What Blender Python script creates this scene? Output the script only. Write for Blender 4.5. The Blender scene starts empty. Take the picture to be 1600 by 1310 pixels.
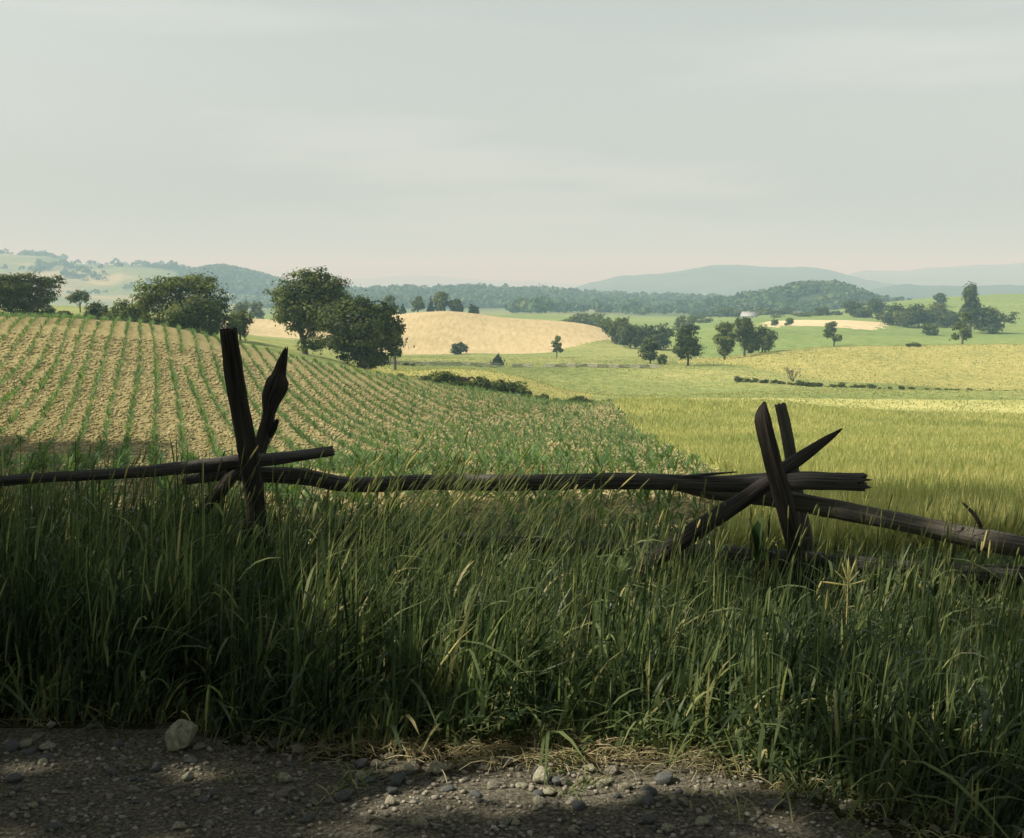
import bpy, math, random
import numpy as np
from mathutils import Vector, Matrix, noise

random.seed(7)
RNG = np.random.default_rng(7)
S = bpy.context.scene
C = S.collection

# ------------------------------------------------------------------ camera
F, CX, CY = 1865.0, 800.0, 655.0          # focal length in photo pixels, picture centre
PITCH = math.radians(6.27)
CZ = 2.0
SP, CP = math.sin(PITCH), math.cos(PITCH)
cam = bpy.data.cameras.new('camera')
cam.lens = 36.0 * F / 1600.0
cam.sensor_width = 36.0
cam.clip_start = 0.1
cam.clip_end = 40000
camo = bpy.data.objects.new('camera', cam)
C.objects.link(camo)
camo.location = (0, 0, CZ)
camo.rotation_euler = (math.radians(90) - PITCH, 0, 0)
S.camera = camo

# ------------------------------------------------------------------ world, sun, exposure
SUN_EL, SUN_AZ = math.radians(46), math.radians(-98)     # azimuth clockwise from +Y
w = bpy.data.worlds.new('World')
S.world = w
w.use_nodes = True
nt = w.node_tree
for n in list(nt.nodes):
    nt.nodes.remove(n)
sky = nt.nodes.new('ShaderNodeTexSky')
sky.sky_type = 'NISHITA'
sky.sun_disc = False
sky.sun_elevation = SUN_EL
sky.sun_rotation = SUN_AZ
sky.air_density = 1.0
sky.dust_density = 3.0
sky.ozone_density = 1.0
hsv = nt.nodes.new('ShaderNodeHueSaturation')
hsv.inputs['Saturation'].default_value = 0.20
tint = nt.nodes.new('ShaderNodeMix')
tint.data_type = 'RGBA'; tint.blend_type = 'MULTIPLY'
tint.inputs[0].default_value = 1.0
tint.inputs[7].default_value = (0.97, 1.02, 0.95, 1)
# thin cirrus streaks
tc = nt.nodes.new('ShaderNodeTexCoord')
mp = nt.nodes.new('ShaderNodeMapping')
mp.inputs['Scale'].default_value = (2.0, 1.5, 17)
mp.inputs['Location'].default_value = (2.6, 0.3, 0.9)
mp.inputs['Rotation'].default_value = (0, 0.05, 0)
cn = nt.nodes.new('ShaderNodeTexNoise')
cn.inputs['Scale'].default_value = 1.3
cn.inputs['Detail'].default_value = 5
cn.inputs['Roughness'].default_value = 0.45
cr = nt.nodes.new('ShaderNodeValToRGB')
cr.color_ramp.elements[0].position = 0.52; cr.color_ramp.elements[0].color = (0, 0, 0, 1)
cr.color_ramp.elements[1].position = 0.85; cr.color_ramp.elements[1].color = (0.5, 0.5, 0.5, 1)
cl = nt.nodes.new('ShaderNodeMix')
cl.data_type = 'RGBA'; cl.blend_type = 'MIX'
cl.inputs[7].default_value = (6.0, 6.1, 5.8, 1)
bg = nt.nodes.new('ShaderNodeBackground')
bg.inputs['Strength'].default_value = 0.132
wo = nt.nodes.new('ShaderNodeOutputWorld')
L = nt.links.new
L(sky.outputs[0], hsv.inputs['Color'])
L(hsv.outputs[0], tint.inputs[6])
L(tc.outputs['Generated'], mp.inputs[0])
L(mp.outputs[0], cn.inputs['Vector'])
L(cn.outputs['Fac'], cr.inputs[0])
L(cr.outputs[0], cl.inputs[0])
L(tint.outputs[2], cl.inputs[6])
L(cl.outputs[2], bg.inputs['Color'])
L(bg.outputs[0], wo.inputs['Surface'])

sd = bpy.data.lights.new('sun', 'SUN')
sd.energy = 5.0
sd.angle = math.radians(0.5)
sd.color = (1.0, 0.94, 0.80)
so = bpy.data.objects.new('sun', sd)
C.objects.link(so)
tosun = Vector((math.sin(SUN_AZ) * math.cos(SUN_EL), math.cos(SUN_AZ) * math.cos(SUN_EL), math.sin(SUN_EL)))
so.rotation_euler = tosun.to_track_quat('Z', 'Y').to_euler()
so.location = (-20, 0, 40)

S.view_settings.view_transform = 'Standard'
S.view_settings.look = 'None'
S.view_settings.exposure = 0.22
S.view_settings.gamma = 1.0
S.view_settings.use_curve_mapping = False
S.render.engine = 'CYCLES'
S.cycles.volume_bounces = 0
S.cycles.max_bounces = 6
S.cycles.diffuse_bounces = 3
S.cycles.transmission_bounces = 4
S.cycles.transparent_max_bounces = 8

# ------------------------------------------------------------------ helpers
def tag(o, label=None, cat=None, group=None, kind=None):
    if label: o['label'] = label
    if cat: o['category'] = cat
    if group: o['group'] = group
    if kind: o['kind'] = kind
    return o

def tz(py):
    v = (CY - np.asarray(py, float)) / F
    return (-SP + v * CP) / (CP + v * SP)

def at(px, py, Y):
    """world point on the ray of photo pixel (px,py) at forward distance Y"""
    v = (CY - py) / F
    t = Y / (CP + v * SP)
    return Vector((t * (px - CX) / F, Y, CZ + t * (-SP + v * CP)))

def mesh_np(name, verts, faces, mat, parent=None, rnd=None, smooth=False, uv=None):
    """faces: (n,k) int array"""
    me = bpy.data.meshes.new(name)
    verts = np.asarray(verts, np.float32); faces = np.asarray(faces, np.int32)
    n, k = faces.shape
    me.vertices.add(len(verts)); me.vertices.foreach_set('co', verts.ravel())
    me.loops.add(n * k); me.loops.foreach_set('vertex_index', faces.ravel())
    me.polygons.add(n)
    me.polygons.foreach_set('loop_start', np.arange(0, n * k, k, dtype=np.int32))
    me.polygons.foreach_set('loop_total', np.full(n, k, np.int32))
    if smooth: me.polygons.foreach_set('use_smooth', np.ones(n, bool))
    if rnd is not None:
        a = me.attributes.new('rnd', 'FLOAT', 'POINT')
        a.data.foreach_set('value', np.asarray(rnd, np.float32))
    if uv is not None:
        ul = me.uv_layers.new(name='UVMap')
        ul.data.foreach_set('uv', np.asarray(uv, np.float32)[faces.ravel()].ravel())
    me.update()
    me.materials.append(mat)
    o = bpy.data.objects.new(name, me)
    C.objects.link(o)
    if parent: o.parent = parent
    return o

def empty(name, loc, rz=0):
    o = bpy.data.objects.new(name, None)
    o.empty_display_size = 0.3
    C.objects.link(o)
    o.location = loc
    o.rotation_euler = (0, 0, rz)
    return o

def vnoise(x, y, seed=0):
    """smooth value noise, vectorised, -1..1"""
    x = np.asarray(x, float); y = np.asarray(y, float)
    xi = np.floor(x).astype(np.int64); yi = np.floor(y).astype(np.int64)
    fx = x - xi; fy = y - yi
    fx = fx * fx * (3 - 2 * fx); fy = fy * fy * (3 - 2 * fy)
    def h(a, b):
        k = (a * 374761393 + b * 668265263 + seed * 974634777) & 0x7fffffff
        k = ((k ^ (k >> 13)) * 1274126177) & 0x7fffffff
        k = k ^ (k >> 16)
        return (k & 0xffff) / 32767.5 - 1.0
    return ((h(xi, yi) * (1 - fx) + h(xi + 1, yi) * fx) * (1 - fy)
            + (h(xi, yi + 1) * (1 - fx) + h(xi + 1, yi + 1) * fx) * fy)

# ------------------------------------------------------------------ materials
def new_mat(name):
    m = bpy.data.materials.new(name)
    m.use_nodes = True
    t = m.node_tree
    for n in list(t.nodes): t.nodes.remove(n)
    out = t.nodes.new('ShaderNodeOutputMaterial')
    return m, t, out

def ramp(t, stops):
    r = t.nodes.new('ShaderNodeValToRGB')
    e = r.color_ramp.elements
    while len(e) < len(stops): e.new(0.5)
    for i, (p, c) in enumerate(stops):
        e[i].position = p; e[i].color = (*c, 1)
    return r

def leaf_mat(name, stops, trans=0.35, tcol=1.6, rough=0.6, spec=0.12, tb=0.45):
    m, t, out = new_mat(name)
    a = t.nodes.new('ShaderNodeAttribute'); a.attribute_name = 'rnd'
    r = ramp(t, stops)
    t.links.new(a.outputs['Fac'], r.inputs[0])
    b = t.nodes.new('ShaderNodeBsdfPrincipled')
    b.inputs['Roughness'].default_value = rough
    b.inputs['Specular IOR Level'].default_value = spec
    t.links.new(r.outputs[0], b.inputs['Base Color'])
    tr = t.nodes.new('ShaderNodeBsdfTranslucent')
    mul = t.nodes.new('ShaderNodeMix'); mul.data_type = 'RGBA'; mul.blend_type = 'MULTIPLY'
    mul.inputs[0].default_value = 1.0
    mul.inputs[7].default_value = (tcol * 1.05, tcol * 1.1, tcol * tb, 1)
    t.links.new(r.outputs[0], mul.inputs[6])
    t.links.new(mul.outputs[2], tr.inputs['Color'])
    mx = t.nodes.new('ShaderNodeMixShader'); mx.inputs[0].default_value = trans
    t.links.new(b.outputs[0], mx.inputs[1]); t.links.new(tr.outputs[0], mx.inputs[2])
    t.links.new(mx.outputs[0], out.inputs['Surface'])
    return m

def noise_node(t, vec, scale, detail=6, rough=0.6, dist=0.0):
    n = t.nodes.new('ShaderNodeTexNoise')
    n.inputs['Scale'].default_value = scale
    n.inputs['Detail'].default_value = detail
    n.inputs['Roughness'].default_value = rough
    n.inputs['Distortion'].default_value = dist
    if vec is not None: t.links.new(vec, n.inputs['Vector'])
    return n

def ground_mat(name, stops, scale, big_scale, big_amt, bump=0.5, bump_dist=0.1, stretch=(1, 1, 1), rowcol=None, fine=None, rot=0.0):
    """procedural ground: colour ramp from fine noise, shifted by broad noise, with bump"""
    m, t, out = new_mat(name)
    g = t.nodes.new('ShaderNodeNewGeometry')
    mp = t.nodes.new('ShaderNodeMapping')
    mp.inputs['Scale'].default_value = stretch
    mp.inputs['Rotation'].default_value = (0, 0, rot)
    t.links.new(g.outputs['Position'], mp.inputs[0])
    n1 = noise_node(t, mp.outputs[0], scale, 8, 0.68)
    n2 = noise_node(t, g.outputs['Position'], big_scale, 4, 0.55)
    ma = t.nodes.new('ShaderNodeMath'); ma.operation = 'MULTIPLY_ADD'
    ma.inputs[1].default_value = big_amt; ma.inputs[2].default_value = -0.5 * big_amt
    t.links.new(n2.outputs['Fac'], ma.inputs[0])
    ad = t.nodes.new('ShaderNodeMath'); ad.operation = 'ADD'
    t.links.new(n1.outputs['Fac'], ad.inputs[0]); t.links.new(ma.outputs[0], ad.inputs[1])
    r = ramp(t, stops)
    t.links.new(ad.outputs[0], r.inputs[0])
    col = r.outputs[0]
    b = t.nodes.new('ShaderNodeBsdfPrincipled')
    b.inputs['Roughness'].default_value = 0.95
    b.inputs['Specular IOR Level'].default_value = 0.1
    t.links.new(col, b.inputs['Base Color'])
    if bump:
        bp = t.nodes.new('ShaderNodeBump')
        bp.inputs['Strength'].default_value = bump
        bp.inputs['Distance'].default_value = bump_dist
        if fine:
            n3 = noise_node(t, g.outputs['Position'], fine, 6, 0.7)
            t.links.new(n3.outputs['Fac'], bp.inputs['Height'])
        else:
            t.links.new(n1.outputs['Fac'], bp.inputs['Height'])
        t.links.new(bp.outputs[0], b.inputs['Normal'])
    t.links.new(b.outputs[0], out.inputs['Surface'])
    return m

M = {}
M['gravel'] = ground_mat('gravel_road', [(0.30, (.055, .052, .038)), (0.46, (.13, .122, .092)), (0.56, (.23, .215, .165)), (0.7, (.36, .34, .27))], 55, 7.0, 0.22, 0.9, 0.03)
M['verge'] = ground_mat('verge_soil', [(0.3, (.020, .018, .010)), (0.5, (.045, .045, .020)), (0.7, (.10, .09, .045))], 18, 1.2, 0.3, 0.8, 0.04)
M['soil'] = ground_mat('corn_soil', [(0.30, (.12, .095, .040)), (0.45, (.285, .24, .105)), (0.58, (.41, .35, .165)), (0.72, (.55, .485, .26))], 5.5, 0.10, 0.22, 1.0, 0.16, fine=7.0)
M['wheat'] = ground_mat('wheat_field', [(0.28, (.22, .25, .080)), (0.45, (.35, .36, .12)), (0.6, (.47, .45, .17)), (0.75, (.60, .55, .24))], 1.8, 0.05, 0.8, 0.6, 0.25, stretch=(1, 0.45, 1))
M['meadow'] = ground_mat('meadow_grass', [(0.28, (.12, .16, .050)), (0.45, (.20, .24, .075)), (0.6, (.28, .30, .10)), (0.75, (.40, .37, .15))], 0.8, 0.028, 0.7, 0.6, 0.4, stretch=(1, 0.55, 1))
M['mound'] = ground_mat('mound_grass', [(0.28, (.20, .22, .070)), (0.45, (.31, .30, .095)), (0.6, (.41, .37, .13)), (0.75, (.50, .44, .18))], 0.9, 0.035, 0.6, 0.5, 0.3, stretch=(1, 0.6, 1))
M['pasture'] = ground_mat('pasture', [(0.28, (.10, .16, .045)), (0.45, (.16, .23, .065)), (0.6, (.23, .29, .09)), (0.75, (.32, .35, .13))], 0.35, 0.012, 0.45, 0.5, 0.6)
M['tan'] = ground_mat('mown_hay', [(0.28, (.33, .27, .13)), (0.45, (.43, .35, .185)), (0.6, (.50, .41, .23)), (0.75, (.58, .49, .29))], 0.9, 0.03, 0.5, 0.3, 0.4, stretch=(1, 0.10, 1), rot=0.5)
M['straw_field'] = ground_mat('ripe_grain', [(0.28, (.46, .38, .21)), (0.5, (.58, .49, .29)), (0.75, (.66, .58, .37))], 0.3, 0.02, 0.3, 0.2, 0.4)
M['farland'] = ground_mat('far_farmland', [(0.30, (.07, .11, .045)), (0.42, (.12, .17, .065)), (0.55, (.19, .23, .10)), (0.66, (.34, .31, .18)), (0.75, (.20, .25, .09))], 0.010, 0.002, 0.6, 0.0, stretch=(0.5, 0.7, 1))
M['forest_floor'] = ground_mat('forest_floor', [(0.3, (.025, .045, .02)), (0.7, (.06, .085, .035))], 0.05, 0.004, 0.3, 0.0)
M['mountain'] = ground_mat('mountain_woods', [(0.3, (.020, .045, .02)), (0.55, (.04, .07, .03)), (0.7, (.09, .12, .05))], 0.008, 0.0015, 0.4, 0.0)

M['leaf'] = leaf_mat('tree_leaves', [(0.0, (.032, .050, .012)), (0.5, (.080, .108, .024)), (1.0, (.18, .20, .048))], 0.25)
M['leaf_dark'] = leaf_mat('dark_tree_leaves', [(0.0, (.022, .036, .009)), (0.5, (.050, .072, .017)), (1.0, (.11, .13, .032))], 0.2)
M['leaf_pale'] = leaf_mat('pale_tree_leaves', [(0.0, (.045, .075, .022)), (0.5, (.085, .125, .038)), (1.0, (.15, .185, .060))], 0.3)
M['leaf_spruce'] = leaf_mat('conifer_needles', [(0.0, (.010, .026, .012)), (0.5, (.020, .042, .020)), (1.0, (.035, .065, .028))], 0.08)
M['corn'] = leaf_mat('corn_leaf', [(0.0, (.055, .105, .042)), (0.5, (.095, .165, .062)), (1.0, (.16, .235, .095))], 0.35)
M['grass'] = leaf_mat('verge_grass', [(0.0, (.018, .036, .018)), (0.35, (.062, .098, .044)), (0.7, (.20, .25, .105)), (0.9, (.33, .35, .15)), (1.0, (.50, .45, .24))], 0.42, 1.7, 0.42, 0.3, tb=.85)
M['straw'] = leaf_mat('dry_straw', [(0.0, (.12, .105, .055)), (0.5, (.30, .26, .145)), (1.0, (.56, .50, .32))], 0.2, tb=.8)
M['wheat_blade'] = leaf_mat('wheat_blade', [(0.0, (.21, .26, .09)), (0.5, (.38, .39, .15)), (1.0, (.62, .56, .27))], 0.5, 1.2, tb=.85)
M['seed'] = leaf_mat('seed_head', [(0.0, (.12, .15, .06)), (0.6, (.25, .28, .12)), (1.0, (.58, .52, .30))], 0.4)
M['meadow_tuft'] = leaf_mat('meadow_tuft', [(0.0, (.13, .17, .055)), (0.5, (.25, .27, .09)), (1.0, (.44, .40, .17))], 0.55, 1.2, tb=.8)
M['weed'] = leaf_mat('weed_leaf', [(0.0, (.028, .058, .026)), (0.5, (.055, .095, .040)), (1.0, (.14, .185, .085))], 0.3, 1.4, tb=.7)
M['forest'] = leaf_mat('forest_crowns', [(0.0, (.025, .050, .018)), (0.5, (.055, .095, .034)), (1.0, (.12, .16, .055))], 0.15)

def simple(name, stops, scale, rough=0.8, bump=0.3, bd=0.01, stretch=(1, 1, 1), coord='Object', spec=0.2):
    m, t, out = new_mat(name)
    tcn = t.nodes.new('ShaderNodeTexCoord')
    mp = t.nodes.new('ShaderNodeMapping'); mp.inputs['Scale'].default_value = stretch
    t.links.new(tcn.outputs[coord], mp.inputs[0])
    n1 = noise_node(t, mp.outputs[0], scale, 8, 0.65)
    r = ramp(t, stops); t.links.new(n1.outputs['Fac'], r.inputs[0])
    b = t.nodes.new('ShaderNodeBsdfPrincipled')
    b.inputs['Roughness'].default_value = rough
    b.inputs['Specular IOR Level'].default_value = spec
    t.links.new(r.outputs[0], b.inputs['Base Color'])
    bp = t.nodes.new('ShaderNodeBump'); bp.inputs['Strength'].default_value = bump; bp.inputs['Distance'].default_value = bd
    t.links.new(n1.outputs['Fac'], bp.inputs['Height']); t.links.new(bp.outputs[0], b.inputs['Normal'])
    t.links.new(b.outputs[0], out.inputs['Surface'])
    return m

M['bark'] = simple('bark', [(0.3, (.05, .042, .032)), (0.6, (.13, .115, .09)), (0.8, (.22, .20, .17))], 3.0, stretch=(1, 1, 0.3), bump=0.8, bd=0.05)
M['wood'] = simple('weathered_rail', [(0.32, (.020, .019, .019)), (0.45, (.075, .070, .066)), (0.58, (.15, .142, .135)), (0.75, (.27, .26, .25))], 1.0, 0.75, 1.0, 0.012, stretch=(34, 2.2, 1), coord='UV')
M['wood_dark'] = simple('dark_stake', [(0.34, (.008, .007, .006)), (0.48, (.034, .030, .026)), (0.62, (.070, .062, .055)), (0.8, (.16, .145, .13))], 1.0, 0.8, 1.0, 0.012, stretch=(30, 2.2, 1), coord='UV')
M['wood_grey'] = simple('grey_stake', [(0.30, (.060, .055, .048)), (0.5, (.14, .13, .11)), (0.8, (.26, .245, .21))], 1.0, 0.8, 1.0, 0.012, stretch=(30, 2.2, 1), coord='UV')
M['stone'] = simple('field_stone', [(0.3, (.12, .115, .09)), (0.5, (.24, .23, .18)), (0.7, (.42, .40, .33))], 3.0, 0.9, 0.8, 0.02)
M['stone_pale'] = simple('pale_stone', [(0.32, (.17, .165, .12)), (0.46, (.36, .35, .25)), (0.55, (.46, .45, .34)), (0.68, (.62, .60, .49))], 3.2, 0.9, 0.9, 0.02)
M['stone_dark'] = simple('dark_stone', [(0.3, (.06, .065, .065)), (0.5, (.12, .13, .13)), (0.7, (.20, .21, .20))], 9.0, 0.8, 0.5, 0.01)
M['pebble'] = simple('pebbles', [(0.3, (.12, .115, .095)), (0.5, (.28, .26, .215)), (0.7, (.48, .46, .39))], 11.0, 0.85, 0.4, 0.01)
M['clod'] = simple('soil_clods', [(0.3, (.18, .15, .068)), (0.5, (.32, .275, .135)), (0.75, (.52, .46, .27))], 3.0, 0.95, 0.4, 0.02, spec=0.05)
M['white_paint'] = simple('white_boards', [(0.3, (.70, .70, .66)), (0.7, (.82, .82, .79))], 2.0, 0.7, 0.1)
M['roof_grey'] = simple('grey_roof', [(0.3, (.26, .27, .27)), (0.7, (.38, .39, .39))], 1.2, 0.7, 0.1)
M['glass_dark'] = simple('dark_window', [(0.3, (.02, .025, .03)), (0.7, (.05, .06, .07))], 2.0, 0.2, 0.0, spec=0.6)
M['brick'] = simple('chimney_brick', [(0.3, (.20, .09, .06)), (0.7, (.32, .16, .11))], 3.0, 0.9, 0.2)
M['hide'] = simple('cow_hide', [(0.0, (.03, .020, .015)), (0.56, (.045, .03, .02)), (0.60, (.7, .66, .58)), (1.0, (.75, .70, .62))], 0.9, 0.8, 0.1)
M['old_rail'] = simple('old_grey_rail', [(0.3, (.18, .17, .15)), (0.7, (.42, .40, .36))], 2.0, 0.85, 0.2)

# ------------------------------------------------------------------ terrain height
COLS = [-900, -300, 0, 130, 250, 400, 520, 600, 700, 800, 900, 1000, 1100, 1200, 1300, 1400, 1520, 1700, 2500]
T = {  # distance: photo row at which the ground at that distance shows (or hides) per column
 45:  [685, 690, 692, 695, 697, 700, 700, 700, 700, 700, 700, 700, 700, 700, 700, 700, 700, 700, 700],
 70:  [570, 575, 583, 583, 590, 612, 632, 644, 652, 660, 664, 668, 670, 672, 674, 675, 676, 677, 677],
 97:  [487, 490, 495, 499, 509, 546, 574, 589, 604, 619, 632, 625, 628, 631, 639, 646, 650, 652, 655],
 116: [492, 495, 502, 507, 520, 545, 566, 586, 601, 615, 629, 633, 634, 634, 640, 646, 650, 652, 655],
 138: [495, 495, 503, 508, 519, 533, 559, 582, 579, 588, 616, 620, 618, 617, 617, 617, 617, 618, 620],
 170: [492, 492, 496, 500, 513, 530, 556, 570, 583, 590, 604, 611, 611, 608, 606, 608, 612, 612, 612],
 200: [486, 486, 489, 492, 500, 529, 548, 565, 571, 577, 578, 579, 580, 584, 591, 597, 604, 606, 606],
 232: [480, 480, 484, 486, 495, 528, 542, 560, 563, 568, 569, 569, 568, 562, 560, 564, 569, 572, 575],
 270: [476, 476, 480, 482, 492, 527, 538, 556, 558, 561, 562, 562, 562, 550, 543, 541, 540, 540, 540],
 315: [474, 474, 478, 480, 490, 524, 534, 550, 552, 552, 550, 549, 553, 551, 545, 543, 541, 541, 541],
 405: [474, 474, 478, 480, 488, 499, 499, 494, 487, 498, 505, 526, 517, 515, 520, 523, 524, 524, 524],
 470: [475, 475, 480, 482, 490, 502, 503, 500, 496, 503, 514, 524, 515, 506, 505, 514, 512, 512, 512],
 550: [476, 476, 481, 483, 490, 500, 502, 503, 500, 503, 510, 514, 508, 500, 498, 499, 502, 502, 502],
 750: [474, 474, 480, 482, 486, 492, 494, 495, 492, 493, 495, 498, 497, 492, 486, 471, 462, 458, 456],
 1050: [474, 474, 480, 482, 484, 487, 488, 489, 488, 488, 488, 490, 492, 490, 486, 478, 470, 468, 466],
 1500: [470, 470, 475, 476, 477, 478, 478, 478, 478, 478, 478, 478, 478, 478, 478, 476, 474, 472, 472],
}
AG = np.linspace(-1.5, 1.5, 601)
acol = (np.array(COLS, float) - CX) / F

def catmull(xk, yk, x):
    m_ = np.gradient(yk, xk)
    i = np.clip(np.searchsorted(xk, x) - 1, 0, len(xk) - 2)
    h = xk[i + 1] - xk[i]
    t = np.clip((x - xk[i]) / h, 0, 1)
    return ((2*t**3 - 3*t**2 + 1) * yk[i] + (t**3 - 2*t**2 + t) * h * m_[i]
            + (-2*t**3 + 3*t**2) * yk[i + 1] + (t**3 - t**2) * h * m_[i + 1])

NEAR = [(-30, 0.0), (3, 0.0), (4.9, 0.0), (6, -0.02), (8, -0.12), (14, -0.8), (25, -2.05)]
YK = [a for a, b in NEAR] + list(T.keys()) + [2500, 5000, 40000]
ZK = [np.full(len(AG), b) for a, b in NEAR]
for yd, row in T.items():
    ZK.append(CZ + yd * tz(catmull(acol, np.array(row, float), AG)))
zl = ZK[-1]
ZK += [np.full(len(AG), -24.0), np.full(len(AG), -30.0), np.full(len(AG), -30.0)]
ZK = np.array(ZK); YK = np.array(YK, float)
def warp(y): return np.log(np.asarray(y, float) + 40.0)
YS = warp(YK)
# monotone tangents along distance
hh = np.diff(YS)[:, None]; dl = np.diff(ZK, axis=0) / hh
MT = np.zeros_like(ZK)
MT[1:-1] = np.where(dl[:-1] * dl[1:] > 0, 2 * dl[:-1] * dl[1:] / (dl[:-1] + dl[1:] + 1e-12), 0)
MT[0] = dl[0]; MT[-1] = dl[-1]
WG = np.linspace(YS[0], warp(12000), 1500)
ii = np.clip(np.searchsorted(YS, WG) - 1, 0, len(YS) - 2)
h_ = (YS[ii + 1] - YS[ii])[:, None]; t_ = ((WG - YS[ii])[:, None]) / h_
HG = ((2*t_**3 - 3*t_**2 + 1) * ZK[ii] + (t_**3 - 2*t_**2 + t_) * h_ * MT[ii]
      + (-2*t_**3 + 3*t_**2) * ZK[ii + 1] + (t_**3 - t_**2) * h_ * MT[ii + 1])

def H(x, y):
    x = np.asarray(x, float); y = np.asarray(y, float)
    a = np.clip(x / np.maximum(y, 3.0), AG[0], AG[-1])
    ga = (a - AG[0]) / (AG[1] - AG[0]); gw = np.clip((warp(np.maximum(y, -30)) - WG[0]) / (WG[1] - WG[0]), 0, len(WG) - 1.001)
    ia = np.clip(ga.astype(int), 0, len(AG) - 2); iw = gw.astype(int)
    fa = ga - ia; fw = gw - iw
    z = ((HG[iw, ia] * (1 - fa) + HG[iw, ia + 1] * fa) * (1 - fw)
         + (HG[iw + 1, ia] * (1 - fa) + HG[iw + 1, ia + 1] * fa) * fw)
    amp = np.clip((y - 110) / 60, 0, 1)
    z = z + amp * 0.16 * vnoise(x / 9.0, y / 12.0, 3) + np.clip((y - 3) / 10, 0, 1) * 0.03 * vnoise(x / 1.3, y / 1.3, 5)
    return z

def ground(px, py, ymin=4.0, ymax=900.0):
    """first hit of the photo pixel's ray with the terrain"""
    v = (CY - py) / F
    ys = np.exp(np.linspace(math.log(ymin), math.log(ymax), 900))
    t = ys / (CP + v * SP)
    x = t * (px - CX) / F; z = CZ + t * (-SP + v * CP)
    hit = np.nonzero(z <= H(x, ys))[0]
    k = hit[0] if len(hit) else len(ys) - 1
    return Vector((x[k], ys[k], float(H(x[k], ys[k]))))

# ------------------------------------------------------------------ terrain sheets by field
def pxof(x, y): return CX + F * x / np.maximum(y, 0.5)
ROWN = np.array([1.0, 0.30]) / math.hypot(1, 0.30)
def corn_right(y):                       # x of the edge between corn and wheat
    return np.interp(y, [8, 10, 20, 29, 60, 95, 120], [1.6, 2.0, 3.8, 5.2, 6.8, 8.2, 8.6])

ZN = ['gravel_road', 'grass_verge', 'corn_field', 'wheat_field', 'meadow', 'grass_mound', 'hillside_field', 'hay_field', 'pasture', 'grain_field', 'farmland']
ZM = ['gravel', 'verge', 'soil', 'wheat', 'meadow', 'mound', 'mound', 'tan', 'pasture', 'straw_field', 'farland']
def zone(x, y):
    p = pxof(x, y)
    n1 = vnoise(x / 0.35, y / 0.35, 11) * 0.14
    nb = vnoise(x / 5.0, y / 7.0, 12)
    z = np.full(x.shape, 4)
    road = (y < 4.95 + n1 - 0.75 * np.clip((x - 0.7) / 0.8, 0, 1) + .42 * np.clip((-1.0 - x) / .6, 0, 1))
    z[road] = 0
    z[(~road) & (y < 9.5)] = 1
    near = (y >= 9.5)
    edge = np.interp(p, [-200, 300, 340, 950, 960], [108, 106, 99, 98.5, 98])
    cr_ = x < corn_right(y) + vnoise(x * 0, y / 1.5, 4) * 0.25
    z[near & (y < edge) & cr_] = 2
    z[near & (y < 99 + 5 * nb + 2 * n1) & ~cr_] = 3
    z[(y > 106) & (y < 152) & (p > 560) & (p < 925) & (z == 4)] = 5
    z[(y > 118 + nb) & (y < 132) & (p > 1060) & (z == 4)] = 3
    z[(y > 212 + 2 * nb + np.clip((1180 - p) / 4, -20, 60)) & (y < 285) & (p > 1060)] = 6
    z[(y >= 285 + np.clip((1120 - p) * 0.9, 0, 150) + 8 * nb) & (p > 930)] = 8
    z[(y > 312 + np.clip((p - 850) * 0.45, 0, 90)) & (y < 432) & (p > 330) & (p < 975 + 12 * nb)] = 7
    z[(y > 438 + 14 * nb) & (y < 520) & (p > 1195 + 10 * nb) & (p < 1385 - (520 - y) * .2 + 10 * nb)] = 9
    z[(y >= 560)] = 8
    z[(y >= 432) & (y < 560) & (z == 4)] = 8
    z[(y > 840)] = 10
    return z

ncol_in = np.arange(-0.50, 0.5001, 0.0017)
out_ = np.linspace(0.51, 1.45, 50)
sc = np.concatenate([-out_[::-1], ncol_in, out_])
yr = [-14, -8, -4, -1, 1, 2.2]
y_ = 3.0
while y_ < 12000:
    yr.append(y_)
    y_ += 0.045 + y_ * (0.0105 if y_ < 1000 else 0.03)
yr = np.array(yr)
YY, SS = np.meshgrid(yr, sc, indexing='ij')
XX = SS * (YY + 20.0)
ZZ = H(XX, YY)
nr, nc = XX.shape
V = np.stack([XX, YY, ZZ], -1).reshape(-1, 3)
idx = np.arange(nr * nc).reshape(nr, nc)
Q = np.stack([idx[:-1, :-1], idx[:-1, 1:], idx[1:, 1:], idx[1:, :-1]], -1).reshape(-1, 4)
cxq = V[Q, 0].mean(1); cyq = V[Q, 1].mean(1)
ZO = zone(cxq, cyq)
terrain = {}
for k, nm in enumerate(ZN):
    q = Q[ZO == k]
    if not len(q): continue
    u, inv = np.unique(q.ravel(), return_inverse=True)
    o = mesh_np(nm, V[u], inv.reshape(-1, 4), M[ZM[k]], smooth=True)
    tag(o, kind='structure')
    terrain[nm] = o

# ------------------------------------------------------------------ distant hills (own sheets rising from the lowland)
def crest_fn(pts):
    xs = np.array([p[0] for p in pts], float); ys = np.array([p[1] for p in pts], float)
    return lambda p: catmull(xs, ys, np.clip(p, xs[0], xs[-1])) + 1.3 * vnoise(p / 38.0, p * 0 + xs[0], 71) + .6 * vnoise(p / 13.0, p * 0 + xs[1], 72)

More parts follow.
